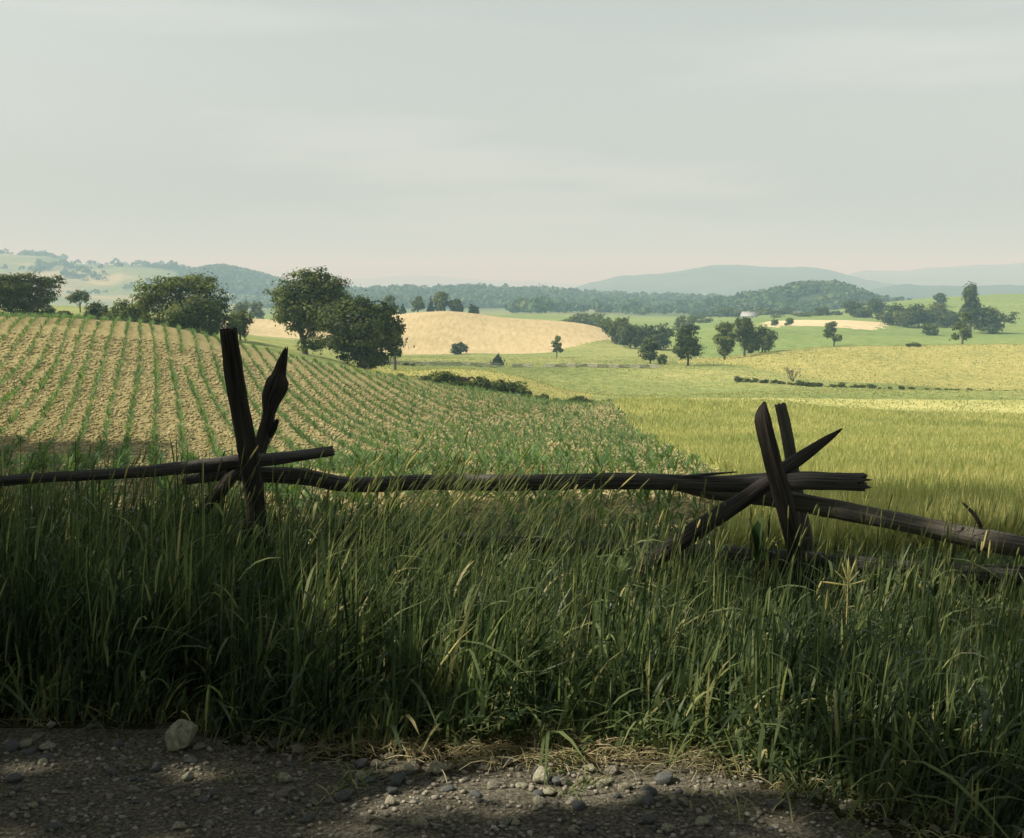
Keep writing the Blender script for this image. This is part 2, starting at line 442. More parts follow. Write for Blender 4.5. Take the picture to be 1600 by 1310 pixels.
def hill(name, pts, Yc, depth_f, depth_b, mat, rough=0.0, seed=1, base=-34.0, ncols=260):
    cf = crest_fn(pts)
    px = np.linspace(pts[0][0], pts[-1][0], ncols)
    a = (px - CX) / F
    tt = np.linspace(0, 1, 44)
    PA, TT = np.meshgrid(a, tt, indexing='ij')
    split = 0.7
    Yg = np.where(TT < split, Yc - depth_f * (1 - TT / split), Yc + depth_b * (TT - split) / (1 - split))
    zc = CZ + Yc * tz(cf(px))
    fr = np.clip(TT / split, 0, 1); bk = np.clip((TT - split) / (1 - split), 0, 1)
    prof = np.where(TT < split, np.sin(fr * math.pi / 2) ** 1.15, np.cos(bk * math.pi / 2))
    Zg = base + (zc[:, None] - base) * prof
    Xg = PA * Yg
    lam = Yc * 0.06
    Zg = Zg + rough * prof * (1 - prof) * 4 * vnoise(Xg / lam, Yg / lam, seed) * (zc[:, None] - base) * 0.25
    Vg = np.stack([Xg, Yg, Zg], -1).reshape(-1, 3)
    id_ = np.arange(Vg.shape[0]).reshape(Xg.shape)
    q = np.stack([id_[:-1, :-1], id_[1:, :-1], id_[1:, 1:], id_[:-1, 1:]], -1).reshape(-1, 4)
    o = mesh_np(name, Vg, q, mat, smooth=True)
    tag(o, kind='structure')
    def surf(u, t):     # u 0..1 across, t 0..1 depth
        i = np.clip(u * (ncols - 1), 0, ncols - 1.001); j = np.clip(t * 43, 0, 42.999)
        i0 = i.astype(int); j0 = j.astype(int); fi = (i - i0)[:, None]; fj = (j - j0)[:, None]
        G = Vg.reshape(ncols, 44, 3)
        return ((G[i0, j0] * (1 - fj) + G[i0, j0 + 1] * fj) * (1 - fi) + (G[i0 + 1, j0] * (1 - fj) + G[i0 + 1, j0 + 1] * fj) * fi)
    return surf

def forest(name, label, pos, size, n_leaf, mat, seed=0, leaf_k=0.30):
    """many crowns on the points pos, each a puff of leaf-clump faces"""
    r = np.random.default_rng(seed)
    n = len(pos)
    s = size * r.uniform(0.45, 1.0, n) * np.where(r.uniform(size=n) < .12, 1.5, 1.0)
    c = pos + np.stack([np.zeros(n), np.zeros(n), s * 0.45], -1)
    d = r.normal(size=(n, n_leaf, 3)); d /= np.linalg.norm(d, axis=2, keepdims=True)
    d[:, :, 2] = np.abs(d[:, :, 2]) * 1.1 - 0.25
    rad = s[:, None, None] * np.array([0.55, 0.55, 0.55]) * r.uniform(0.75, 1.0, (n, n_leaf, 1))
    ctr = c[:, None, :] + d * rad
    ls = (s * leaf_k)[:, None, None]
    nrm = d + r.normal(scale=0.45, size=d.shape); nrm /= np.linalg.norm(nrm, axis=2, keepdims=True)
    t1 = np.cross(nrm, r.normal(size=d.shape)); t1 /= np.linalg.norm(t1, axis=2, keepdims=True)
    t2 = np.cross(nrm, t1)
    quad = np.stack([ctr - t1 * ls, ctr - t2 * ls * 0.8, ctr + t1 * ls, ctr + t2 * ls * 0.8], 2).reshape(-1, 3)
    f = np.arange(len(quad)).reshape(-1, 4)
    rn = np.clip(r.uniform(0, 1, n)[:, None] * 0.6 + r.uniform(0, 0.4, (n, n_leaf)), 0, 1)
    o = mesh_np(name, quad, f, mat, rnd=np.repeat(rn.ravel(), 4))
    tag(o, label, 'woods', kind='stuff')
    return o

# farthest, palest ranges, then blue mountains, then wooded ridges
hill('far_mountain', [(300, 452), (420, 447), (560, 436), (660, 430), (760, 437), (850, 441), (930, 444), (1050, 452)], 9800, 2600, 800, M['mountain'], 0.4, 2, base=-80)
hill('far_mountain', [(1150, 470), (1280, 452), (1330, 428), (1400, 424), (1470, 418), (1540, 414), (1650, 412), (1800, 420), (2100, 450)], 6400, 1300, 600, M['mountain'], 0.4, 4, base=-80)
hill('blue_mountain', [(820, 475), (870, 459), (920, 443), (960, 432), (1010, 428), (1060, 424), (1100, 417), (1150, 415), (1210, 417), (1290, 422), (1350, 436), (1420, 448), (1520, 460), (1620, 472)], 4300, 1100, 500, M['mountain'], 0.7, 5, base=-60)
hill('low_blue_hill', [(1290, 476), (1350, 455), (1400, 446), (1450, 445), (1520, 447), (1600, 445), (1750, 452), (1900, 470)], 3000, 600, 300, M['mountain'], 0.5, 6, base=-45)
sfL = hill('pasture_hill', [(-700, 420), (-300, 402), (-60, 408), (40, 402), (80, 403), (110, 411), (160, 416), (240, 417), (290, 425), (330, 432), (430, 446), (540, 466), (640, 480)], 2700, 1400, 500, M['farland'], 0.9, 7, base=-32)
sfL2 = hill('wooded_hill', [(150, 470), (240, 447), (290, 430), (330, 424), (370, 425), (410, 436), (450, 450), (530, 458), (600, 470)], 2100, 500, 300, M['forest_floor'], 0.4, 8, base=-30)
sfM = hill('wooded_ridge', [(380, 480), (470, 468), (560, 461), (640, 459), (700, 458), (760, 457), (810, 459), (880, 464), (960, 468), (1040, 471), (1120, 474), (1200, 480)], 1750, 620, 350, M['forest_floor'], 0.5, 9, base=-27)
sfR = hill('wooded_knoll', [(1080, 488), (1130, 478), (1180, 468), (1230, 458), (1262, 453), (1300, 454), (1340, 464), (1380, 475), (1420, 484)], 1150, 260, 180, M['forest_floor'], 0.4, 10, base=-24, ncols=120)

def scat(surf, n, seed, tmin=0.0, tmax=0.78, umin=0, umax=1, keep=None):
    r = np.random.default_rng(seed)
    u = r.uniform(umin, umax, n); t = r.uniform(tmin, tmax, n) ** 0.8
    if keep is not None:
        k = keep(u, t); u, t = u[k], t[k]
    return surf(u, t)
forest('woods', 'dense hazy blue-green woods covering the long low ridge in the middle distance', scat(sfM, 14000, 1, 0.10, 0.80,
       keep=lambda u, t: vnoise(u * 26, t * 9, 21) > -0.38), 9.5, 12, M['forest'], 1)
forest('woods', 'dark green woods covering the steep knoll behind the white farmhouse', scat(sfR, 3800, 2, 0.05, 0.82, keep=lambda u, t: vnoise(u * 12, t * 7, 24) > -.6), 7.5, 16, M['forest'], 2)
forest('woods', 'hazy woods on the rounded far hill behind the broad dome tree', scat(sfL2, 1500, 3, 0.15, 0.80), 16, 14, M['forest'], 3)
forest('woods', 'scattered hazy woodlots and hedgerows over the far left pasture hills', scat(sfL, 16000, 4, 0.1, 0.76,
       keep=lambda u, t: (vnoise(u * 14, t * 17, 22) > 0.38) | (np.abs(np.sin(t * 21 + 2 * np.sin(u * 7))) < 0.05) | ((t > 0.66) & (vnoise(u * 9, 0 * t, 5) > 0.0))), 12, 10, M['forest'], 4)

rv = np.random.default_rng(6)
_p = rv.uniform(800, 1190, 900); _y = rv.uniform(820, 1500, 900); _x = (_p - CX) / F * _y
_k = (vnoise(_x / 60, _y / 90, 3) > -.1) & ~((_p > 1010) & (_y < 1000)); _x, _y = _x[_k], _y[_k]
forest('woods', 'nearer belt of woods on the valley floor beyond the clump of meadow trees', np.stack([_x, _y, H(_x, _y)], -1), 9, 18, M['forest'], 7)
# ------------------------------------------------------------------ trees
def tube(pts, rads, n=7):
    """vertices / quads of a tapered tube along pts"""
    pts = [Vector(p) for p in pts]
    V_, Fq = [], []
    for i, p in enumerate(pts):
        d = (pts[min(i + 1, len(pts) - 1)] - pts[max(i - 1, 0)]).normalized()
        a = d.cross(Vector((0, 0, 1)))
        if a.length < 0.1: a = d.cross(Vector((1, 0, 0)))
        a.normalize(); b = d.cross(a)
        for k in range(n):
            th = 2 * math.pi * k / n
            V_.append(p + (a * math.cos(th) + b * math.sin(th)) * rads[i])
    for i in range(len(pts) - 1):
        for k in range(n):
            Fq.append((i * n + k, i * n + (k + 1) % n, (i + 1) * n + (k + 1) % n, (i + 1) * n + k))
    return V_, Fq

def join(parts):
    V_, F_ = [], []
    for v, f in parts:
        o = len(V_); V_ += [tuple(p) for p in v]; F_ += [tuple(i + o for i in q) for q in f]
    return np.array(V_), np.array(F_)

def leaves(r, lobes, n, s, shell=0.55, droop=0.0, ncl=28, spread=0.21):
    """diamond leaf sprays gathered in twig clusters over ellipsoid lobes (cx,cy,cz,rx,ry,rz)"""
    lb = np.array(lobes, float)
    vol = lb[:, 3] * np.sqrt(lb[:, 5] * lb[:, 4])
    m = len(lb) * ncl
    kc = r.choice(len(lb), m, p=vol / vol.sum())
    dc = r.normal(size=(m, 3)); dc /= np.linalg.norm(dc, axis=1, keepdims=True)
    rc = r.uniform(shell, 1.12, m)
    cc = lb[kc, :3] + dc * rc[:, None] * lb[kc, 3:6]
    wgt = r.uniform(.3, 1.6, m) * vol[kc]
    j = r.choice(m, n, p=wgt / wgt.sum())
    k = kc[j]
    size = (lb[k, 3:6] * np.array([1, 1, .75]) * spread * r.uniform(.6, 1.5, m)[j][:, None])
    off = r.normal(size=(n, 3))
    c = cc[j] + off * size
    nrm = dc[j] * 0.75 + off * .35 + r.normal(scale=0.34, size=(n, 3)) + np.array([0, 0, 0.4]); nrm /= np.linalg.norm(nrm, axis=1, keepdims=True)
    t1 = np.cross(nrm, r.normal(size=(n, 3))); t1 /= np.linalg.norm(t1, axis=1, keepdims=True)
    t1[:, 2] -= droop; t2 = np.cross(nrm, t1)
    ls = (s * r.uniform(0.6, 1.3, n))[:, None]
    q = np.stack([c - t1 * ls * 0.6, c - t2 * ls * 0.42 + nrm * ls * 0.1, c + t1 * ls * 0.6, c + t2 * ls * 0.42 + nrm * ls * 0.1], 1).reshape(-1, 3)
    rn = np.clip(r.uniform(.1, .9, m)[j] + r.normal(scale=0.12, size=n), 0, 1)
    return q, np.arange(4 * n).reshape(-1, 4), np.repeat(rn, 4)

def lobes_of(style, w_, h, r):
    """crown lobes in tree coordinates, w_ = full width, h = full height above ground"""
    R = w_ / 2; out = []
    if style == 'dome':
        for i in range(16):
            a = r.uniform(0, 2 * math.pi); q = math.sqrt(r.uniform(0, 1)) * 0.72
            z = h * (0.40 + 0.42 * math.sqrt(max(0, 1 - q * q)) * r.uniform(0.55, 1))
            out.append((R * q * math.cos(a), R * q * math.sin(a), z, R * .34, R * .34, h * .17))
    elif style == 'low':      # foliage down to the ground
        for i in range(16):
            a = r.uniform(0, 2 * math.pi); q = math.sqrt(r.uniform(0, 1)) * 0.68
            z = h * r.uniform(0.18, 0.80) * (1 - 0.25 * q)
            out.append((R * q * math.cos(a), R * q * math.sin(a), z, R * .36, R * .36, h * .19))
    elif style == 'oval':
        for i in range(13):
            z = r.uniform(0.24, 0.86); q = 0.62 * math.sin(math.pi * min(1, max(0, (z - 0.05) / 0.95))) * r.uniform(.3, 1)
            a = r.uniform(0, 2 * math.pi)
            out.append((R * q * math.cos(a), R * q * math.sin(a), h * z, R * .46, R * .46, h * .14))
    elif style == 'sparse':
        for i in range(12):
            z = r.uniform(0.25, 0.93); q = 0.75 * (0.35 + 0.65 * math.sin(math.pi * min(1, z))) * r.uniform(.3, 1)
            a = r.uniform(0, 2 * math.pi)
            out.append((R * q * math.cos(a), R * q * math.sin(a), h * z, R * .30, R * .30, h * .09))
    elif style == 'conifer':
        for i in range(12):
            z = 0.10 + 0.85 * i / 11
            q = (1 - z) * 1.0 + 0.03
            out.append((0, 0, h * z, R * q, R * q, h * 0.055))
    return out

def build_tree(name, label, loc, h, w_, style, mat, leaf_s, seed, group=None, lobes=None, dens=7.0, trunk_lean=0.0, cat='tree', trunk_r=None, limbs=6, scale=1.0):
    r = np.random.default_rng(seed); rr = random.Random(seed)
    root = empty(name, loc)
    tag(root, label, cat, group)
    lb = lobes or lobes_of(style, w_, h, r)
    n = int(dens * w_ * h / (leaf_s ** 2 * 0.5)) if style != 'sparse' else int(dens * 0.55 * w_ * h / (leaf_s ** 2 * 0.5))
    n = min(n, 40000)
    q, f, rn = leaves(r, lb, n, leaf_s, 0.45 if style != 'conifer' else 0.3, 0.4 if style == 'conifer' else 0.0)
    tr = trunk_r or h * 0.028
    parts = [tube([(0, 0, -0.3), (trunk_lean * .2, 0, h * .15), (trunk_lean * .6, 0, h * .4), (trunk_lean, 0, h * .75)], [tr * 1.25, tr, tr * .8, tr * .3])]
    ch = [lb[i] for i in rr.sample(range(len(lb)), min(limbs, len(lb)))] if style != 'conifer' else []
    for c in ch:
        z0 = h * rr.uniform(.16, .40)
        b = Vector((trunk_lean * z0 / h, 0, z0)); e = Vector(c[:3])
        mid = b.lerp(e, .5) + Vector((0, 0, -h * .03))
        parts.append(tube([b, mid, e], [tr * .5, tr * .32, tr * .1], 5))
    tv, tf = join(parts)
    mesh_np('trunk', tv, tf, M['bark'], root, smooth=True)
    mesh_np('crown', q, f, M[mat], root, rnd=rn)
    return root

def ptree(name, label, px, base, top, wpx, style, mat, seed, Y=None, **kw):
    """tree whose width and top are read off the photograph, standing on the terrain"""
    if Y is None:
        g = ground(px, base)
    else:
        x = (px - CX) / F * Y
        g = Vector((x, Y, float(H(x, Y))))
    Yd = g.y
    ztop = at(px, top, Yd).z
    h = max(ztop - g.z, 0.6)
    k = Yd / F
    ls = kw.pop('ls', None) or max(0.16, 3.0 * k)
    return build_tree(name, label, g, h, wpx * k, style, mat, ls, seed, **kw)

def plobes(px0, Y, gz, lst):
    """lobes given in photo pixels (px,py,rx,ry) at distance Y relative to a base"""
    k = Y / F; out = []
    for i, (px, py, rx, ry) in enumerate(lst):
        p = at(px, py, Y)
        out.append((p.x - (px0 - CX) / F * Y, ((i * 37) % 11 - 5) / 5 * rx * k * .5, p.z - gz, rx * k, rx * k * .9, ry * k))
    return out

def btree(name, label, px, Y, top, wpx, lst, mat, seed, **kw):
    x = (px - CX) / F * Y; g = Vector((x, Y, float(H(x, Y))))
    h = at(px, top, Y).z - g.z
    return build_tree(name, label, g, h, wpx * Y / F, 'custom', mat, kw.pop('ls', 0.24), seed, lobes=plobes(px, Y, g.z, lst), **kw)

# the big trees in the middle distance
btree('maple_tree', 'tall rounded tree leaning over a pale bare trunk, left of the biggest dark crown', 478, 124, 420, 140,
      [(470, 432, 18, 10), (495, 436, 24, 16), (445, 446, 14, 8), (432, 465, 18, 12), (470, 458, 34, 20), (510, 455, 28, 20), (460, 485, 32, 22), (500, 485, 36, 26), (475, 510, 26, 20), (445, 478, 14, 12), (525, 470, 22, 18), (490, 535, 22, 16)],
      'leaf', 31, dens=8, limbs=8, trunk_r=.28, trunk_lean=-1.2)
btree('maple_tree', 'broad dark bushy tree reaching the ground at the edge of the corn field', 566, 118, 468, 150,
      [(560, 480, 30, 18), (590, 488, 28, 20), (535, 500, 34, 26), (570, 515, 40, 30), (605, 515, 26, 28), (545, 540, 34, 24), (585, 550, 32, 20), (520, 530, 24, 22), (560, 565, 26, 12), (588, 566, 16, 10), (612, 540, 14, 16), (625, 505, 10, 14)],
      'leaf_dark', 32, dens=9, limbs=9, trunk_r=.34)
ptree('young_tree', 'slim pale young tree on a thin trunk right of the biggest dark crown', 617, 564, 498, 34, 'sparse', 'leaf_pale', 33, Y=150, dens=9)
btree('elm_tree', 'broad low dome tree standing behind the crest of the corn field', 285, 128, 430, 160,
      [(240, 455, 24, 18), (270, 443, 30, 14), (305, 446, 34, 16), (335, 468, 26, 20), (225, 480, 20, 22), (262, 475, 34, 24), (300, 485, 38, 26), (340, 500, 26, 18), (245, 505, 26, 16), (280, 512, 24, 14), (355, 505, 18, 16), (320, 515, 22, 10)],
      'leaf', 34, dens=8, limbs=10, trunk_r=.3)
btree('oak_tree', 'dark tree with a drooping right limb at the far left of the field crest', 50, 140, 430, 130,
      [(20, 445, 30, 16), (50, 442, 26, 14), (75, 440, 22, 10), (95, 438, 14, 8), (10, 470, 30, 22), (55, 465, 24, 20), (85, 460, 14, 12), (40, 485, 18, 12), (-20, 450, 26, 20)],
      'leaf_dark', 35, dens=8, limbs=9, trunk_r=.3)
ptree('tree', 'small leafy tree in the gap just right of the far left tree', 128, 485, 452, 38, 'dome', 'leaf', 36, Y=215)
ptree('tree', 'squat bushy tree touching the left foot of the broad dome tree', 205, 500, 462, 62, 'low', 'leaf', 37, Y=138)
ptree('tree', 'small round dark tree between the hazy pastures and the crest hedge', 155, 500, 461, 48, 'low', 'leaf_dark', 38, Y=150)
ptree('tree', 'loose leafy tree sprawling right of the dome tree behind the tall fence stake', 376, 522, 478, 50, 'low', 'leaf', 39, Y=133, dens=5)
ptree('tree', 'small distant round tree beside the hay field, right of the loose sprawling tree', 378, 490, 466, 30, 'low', 'leaf', 40, Y=420)
ptree('tree', 'distant tree half hidden behind the left edge of the tall rounded tree', 403, 490, 465, 26, 'low', 'leaf', 41, Y=430)
for i, (px, y, wd) in enumerate([(-60, 200, 60), (70, 160, 44), (100, 150, 38), (182, 142, 50), (330, 135, 40)]):
    ptree('bush', 'dark green bush in the hedge along the crest of the corn field', px, 500, [470, 474, 484, 474, 500][i], wd, 'low', 'leaf_dark', 50 + i, Y=y,
          group='bushes along the crest of the corn field', cat='bush')

# row on top of the hay hill
ROW = [
 (611, 461, 26, 'oval', 'leaf', 'leafy tree at the left end of the row on the hay hill'),
 (630, 472, 11, 'conifer', 'leaf_spruce', 'small dark pointed conifer in the row on the hay hill, second tree from the left'),
 (653, 459, 24, 'oval', 'leaf', 'upright leafy tree third from the left in the row on the hay hill'),
 (674, 460, 12, 'conifer', 'leaf_spruce', 'tall narrow dark spruce in the row on the hay hill'),
 (689, 455, 28, 'oval', 'leaf', 'tallest tree of the row on the hay hill, right of the narrow spruce'),
 (712, 463, 30, 'low', 'leaf_dark', 'wide dark tree leaning right in the row on the hay hill'),
 (740, 471, 20, 'low', 'leaf_dark', 'small dark tree at the right end of the row on the hay hill')]
for i, (px, top, wd, st, mt, lab) in enumerate(ROW):
    ptree('spruce_tree' if st == 'conifer' else 'tree', lab, px, 490, top, wd, st, mt, 60 + i, Y=440, group='trees along the top of the hay hill', dens=9)

LONE = [
 (717, 549, 530, 26, 'low', 'leaf_dark', 308, 'lone round tree on two short trunks at the foot of the hay hill'),
 (778, 571, 550, 24, 'conifer', 'leaf_spruce', None, 'small dark fir standing alone by the meadow fence'),
 (870, 559, 526, 23, 'sparse', 'leaf', None, 'slender wispy young tree in front of the right end of the hay hill'),
 (926, 520, 484, 62, 'low', 'leaf', 520, 'wide bushy tree showing over the right shoulder of the hay hill'),
 (893, 512, 494, 34, 'low', 'leaf', 540, 'low tree clump over the hay hill, left of the wide bushy one'),
 (962, 543, 489, 40, 'low', 'leaf', 345, 'leafy tree at the left end of the clump beyond the meadow'),
 (985, 543, 503, 50, 'low', 'leaf_dark', 330, 'round dark tree second in the clump beyond the meadow'),
 (1028, 542, 499, 48, 'low', 'leaf_dark', 325, 'dark spreading tree at the right end of the clump beyond the meadow'),
 (1016, 569, 527, 34, 'oval', 'leaf_dark', None, 'dark tree with a bush at its foot in front of the clump in the meadow'),
 (1034, 570, 552, 20, 'low', 'leaf', None, 'round green bush at the foot of the dark meadow tree'),
 (1073, 515, 490, 38, 'low', 'leaf', 470, 'tree top showing directly behind the tall straight meadow tree'),
 (1075, 572, 507, 42, 'oval', 'leaf_dark', None, 'tall straight tree on a clear trunk standing alone in the meadow'),
 (1132, 562, 503, 38, 'oval', 'leaf', None, 'leftmost of the three trees on the slope below the white farmhouse'),
 (1163, 557, 496, 40, 'oval', 'leaf_dark', None, 'middle one of the three trees on the slope below the white farmhouse'),
 (1191, 552, 503, 42, 'low', 'leaf_dark', None, 'rightmost and bushiest of the three trees below the white farmhouse'),
 (1303, 542, 499, 34, 'sparse', 'leaf', None, 'lone airy tree behind the crest of the yellow hill, before the pale grain field'),
 (1332, 505, 465, 30, 'oval', 'leaf_dark', 570, 'dark tree above the right end of the pale grain field'),
 (1366, 505, 467, 28, 'oval', 'leaf_dark', 580, 'tree behind the green field, between two darker trees on the right'),
 (1394, 517, 472, 40, 'low', 'leaf_dark', 500, 'broad dark tree at the left of the right-hand grove'),
 (1434, 518, 468, 50, 'low', 'leaf_dark', 480, 'biggest rounded dark tree of the right-hand grove'),
 (1462, 518, 470, 42, 'low', 'leaf', 490, 'green tree at the right side of the right-hand grove'),
 (1465, 490, 457, 18, 'oval', 'leaf_dark', 640, 'slim tree rising above the right-hand grove against the green hill'),
 (1452, 524, 502, 22, 'low', 'leaf', 400, 'small round bush-like tree in front of the right-hand grove'),
 (1503, 540, 486, 36, 'sparse', 'leaf', 300, 'airy tree with foliage at its foot near the right side of the yellow hill'),
 (1514, 500, 441, 26, 'oval', 'leaf_dark', 420, 'tall dark tree rising highest at the far right of the skyline'),
 (1555, 530, 470, 60, 'low', 'leaf_dark', 420, 'dark spreading tree just beyond the tall tree at the far right'),
 (1283, 505, 478, 26, 'low', 'leaf_dark', 620, 'dark tree left of the trees above the grain field'),
 (1305, 505, 484, 22, 'low', 'leaf', 620, 'small green tree right of the dark one behind the grain field'),
]
for i, (px, ba, top, wd, st, mt, Yd, lab) in enumerate(LONE):
    wd = wd * (1.3 if px > 1320 else 1.15 if wd > 25 else 1.0)
    nm = 'spruce_tree' if st == 'conifer' else 'tree'
    ptree(nm, lab, px, ba, top, wd, st, mt, 80 + i, Y=Yd, dens=7 if wd > 30 else 9)

# woods around the farmhouse and beyond, one thing each
WD = [(1090, 490, 30, 700), (1115, 486, 34, 760), (1140, 478, 40, 740), (1168, 476, 34, 760), (1195, 478, 38, 750), (1222, 482, 34, 700), (1245, 488, 26, 640), (1268, 486, 24, 640), (1212, 492, 22, 600), (1150, 484, 28, 730), (1350, 482, 26, 700), (1100, 496, 26, 600), (1185, 486, 26, 720), (1232, 478, 30, 800)]
WL = ['leftmost tree of the woods left of the white farmhouse', 'round tree second from the left in the woods beside the farmhouse', 'broad tree on the left side of the woods, well left of the farmhouse roof',
      'tree standing directly behind the left gable of the farmhouse', 'dark tree rising right behind the middle of the farmhouse roof', 'tree close to the right gable of the farmhouse', 'tree between the farmhouse and the grey barn roof',
      'tree just in front of the left end of the grey barn', 'small dark tree right of the barn above the grain field', 'small tree at the right end of the trees along the grain field', 'low dark tree at the left corner of the grain field',
      'tree touching the left wall of the farmhouse', 'tree far to the right of the farmhouse, on the green slope under the knoll', 'low tree in front of the woods at the far left of the farmhouse', 'tree just behind the right gable of the farmhouse', 'distant tree rising behind the barn roof']
WLAB = [WL[0], WL[1], WL[2], WL[4], WL[5], WL[6], WL[8], WL[9], WL[10], WL[11], WL[12], WL[13], WL[14], WL[15]]
for i, (px, top, wd, Yd) in enumerate(WD):
    ptree('tree', WLAB[i], px, 505, top, wd, 'low', ['leaf', 'leaf_dark'][i % 2], 130 + i, Y=Yd, group='trees around the white farmhouse')
MORE = [(1348, 500, 478, 34, 560, 'tree filling the gap above the right end of the grain field'), (1412, 517, 480, 44, 490, 'low tree between the two broadest trees of the right-hand grove'),
        (1484, 520, 482, 44, 470, 'bushy tree joining the right-hand grove to the airy tree'), (1528, 522, 470, 50, 450, 'dense tree under the tallest tree at the far right'),
        (1380, 512, 486, 30, 520, 'small tree at the left foot of the right-hand grove'), (1256, 500, 488, 34, 600, 'wide low tree above the left half of the grain field'),
        (1000, 540, 508, 36, 350, 'tree filling the middle of the clump beyond the meadow'), (945, 525, 494, 36, 430, 'low tree joining the hay hill to the clump beyond the meadow')]
for i, (px, ba, top, wd, Yd, lab) in enumerate(MORE):
    ptree('tree', lab, px, ba, top, wd, 'low', ['leaf_dark', 'leaf'][i % 2], 170 + i, Y=Yd, dens=7)
for i, (px, top, wd) in enumerate([(1208, 496, 12), (1232, 495, 14)]):
    ptree('bush', 'small pale bush on the near edge of the grain field', px, 505, top, wd, 'low', 'leaf_pale', 150 + i, Y=440, group='pale bushes by the grain field', cat='bush')

# bare dead bush by the right hedge
def dead_shrub():
    g = ground(1240, 597); r = random.Random(5)
    root = empty('dead_shrub', g); tag(root, 'bare dead grey shrub at the left end of the dark hedge below the yellow hill', 'shrub')
    parts = []
    def br(p, d, ln, rad, lev):
        e = p + d * ln
        parts.append(tube([p, p.lerp(e, .5) + Vector((r.uniform(-.1, .1), 0, 0)) * ln, e], [rad, rad * .8, rad * .5], 4))
        if lev:
            for k in range(3):
                nd = (d + Vector((r.uniform(-.9, .9), r.uniform(-.5, .5), r.uniform(-.2, .6)))).normalized()
                br(p.lerp(e, r.uniform(.4, 1)), nd, ln * r.uniform(.5, .8), rad * .55, lev - 1)
    for d in [(-.8, 0, .8), (-.2, 0, 1), (.3, .1, 1), (-.5, .2, 1)]:
        br(Vector((0, 0, -.1)), Vector(d).normalized(), 1.35, .075, 3)
    v, f = join(parts); mesh_np('branches', v, f, M['bark'], root)
dead_shrub()

# hedge bushes: copies of three bushes
def make_bush(seed, mat):
    r = np.random.default_rng(seed)
    lb = [(r.uniform(-.5, .5), r.uniform(-.4, .4), r.uniform(.2, .65), r.uniform(.25, .42), r.uniform(.25, .42), r.uniform(.2, .35)) for _ in range(9)]
    q, f, rn = leaves(r, lb, 1500, 0.10, 0.3)
    o = mesh_np('bush', q, f, M[mat], rnd=rn)
    return o
bush_src = [make_bush(s, m_) for s, m_ in ((1, 'leaf_dark'), (2, 'leaf'), (3, 'leaf'))]
used = [False] * 3
def put_bush(x, y, s, i, label, group):
    k = i % 3
    if not used[k]: o = bush_src[k]; used[k] = True
    else:
        o = bush_src[k].copy(); C.objects.link(o)
    o.location = (x, y, float(H(x, y)) - 0.05); o.scale = (s * random.uniform(.9, 1.4), s, s * random.uniform(.7, 1.15))
    o.rotation_euler = (0, 0, random.uniform(0, 6.28))
    tag(o, label, 'bush', group)
n_ = 0
def lineup(pts, step, s0, s1, label, group, jit=1.0):
    global n_
    for (p0, y0), (p1, y1) in zip(pts[:-1], pts[1:]):
        a = Vector(((p0 - CX) / F * y0, y0)); b = Vector(((p1 - CX) / F * y1, y1))
        m_ = max(1, int((b - a).length / step))
        for i in range(m_):
            q = a.lerp(b, (i + random.uniform(.1, .9)) / m_)
            put_bush(q.x + random.uniform(-.3, .3), q.y + random.uniform(-jit, jit), random.uniform(s0, s1), n_, label, group); n_ += 1
lineup([(668, 104), (780, 104), (808, 106)], 0.68, 0.8, 1.8, 'dark leafy bush in the hedge between corn field and yellow mound', 'bushes of the hedge below the yellow mound')
lineup([(820, 106), (925, 112)], 0.8, 0.4, 1.1, 'low dark bush at the right end of the hedge below the yellow mound', 'low bushes at the right end of the near hedge')
lineup([(590, 104), (668, 104)], 2.2, 0.4, 0.7, 'small isolated bush on the grass strip left of the hedge', 'small bushes left of the near hedge')
lineup([(1150, 181), (1250, 178), (1370, 172)], 0.55, 0.3, 1.0, 'dark bush in the hedge line at the foot of the yellow hill', 'bushes in the hedge at the foot of the yellow hill')
lineup([(1370, 172), (1600, 163)], 0.9, 0.25, .7, 'small dark bush towards the right end of the hill hedge', 'small bushes at the right end of the hill hedge')
lineup([(1412, 268), (1440, 268)], 1.2, 0.9, 1.3, 'low dark bush on the crest of the yellow hill', 'bushes on the crest of the yellow hill')
lineup([(595, 188), (660, 192)], 1.5, 0.5, 0.9, 'little bush beside the rail fence right of the slim young tree', 'little bushes by the meadow fence')

# ------------------------------------------------------------------ farmhouse, barn, mast
def boxmesh(name, lo, hi, mat, parent):
    x0, y0, z0 = lo; x1, y1, z1 = hi
    v = [(x0, y0, z0), (x1, y0, z0), (x1, y1, z0), (x0, y1, z0), (x0, y0, z1), (x1, y0, z1), (x1, y1, z1), (x0, y1, z1)]
    f = [(0, 3, 2, 1), (4, 5, 6, 7), (0, 1, 5, 4), (1, 2, 6, 5), (2, 3, 7, 6), (3, 0, 4, 7)]
    return mesh_np(name, v, f, mat, parent)

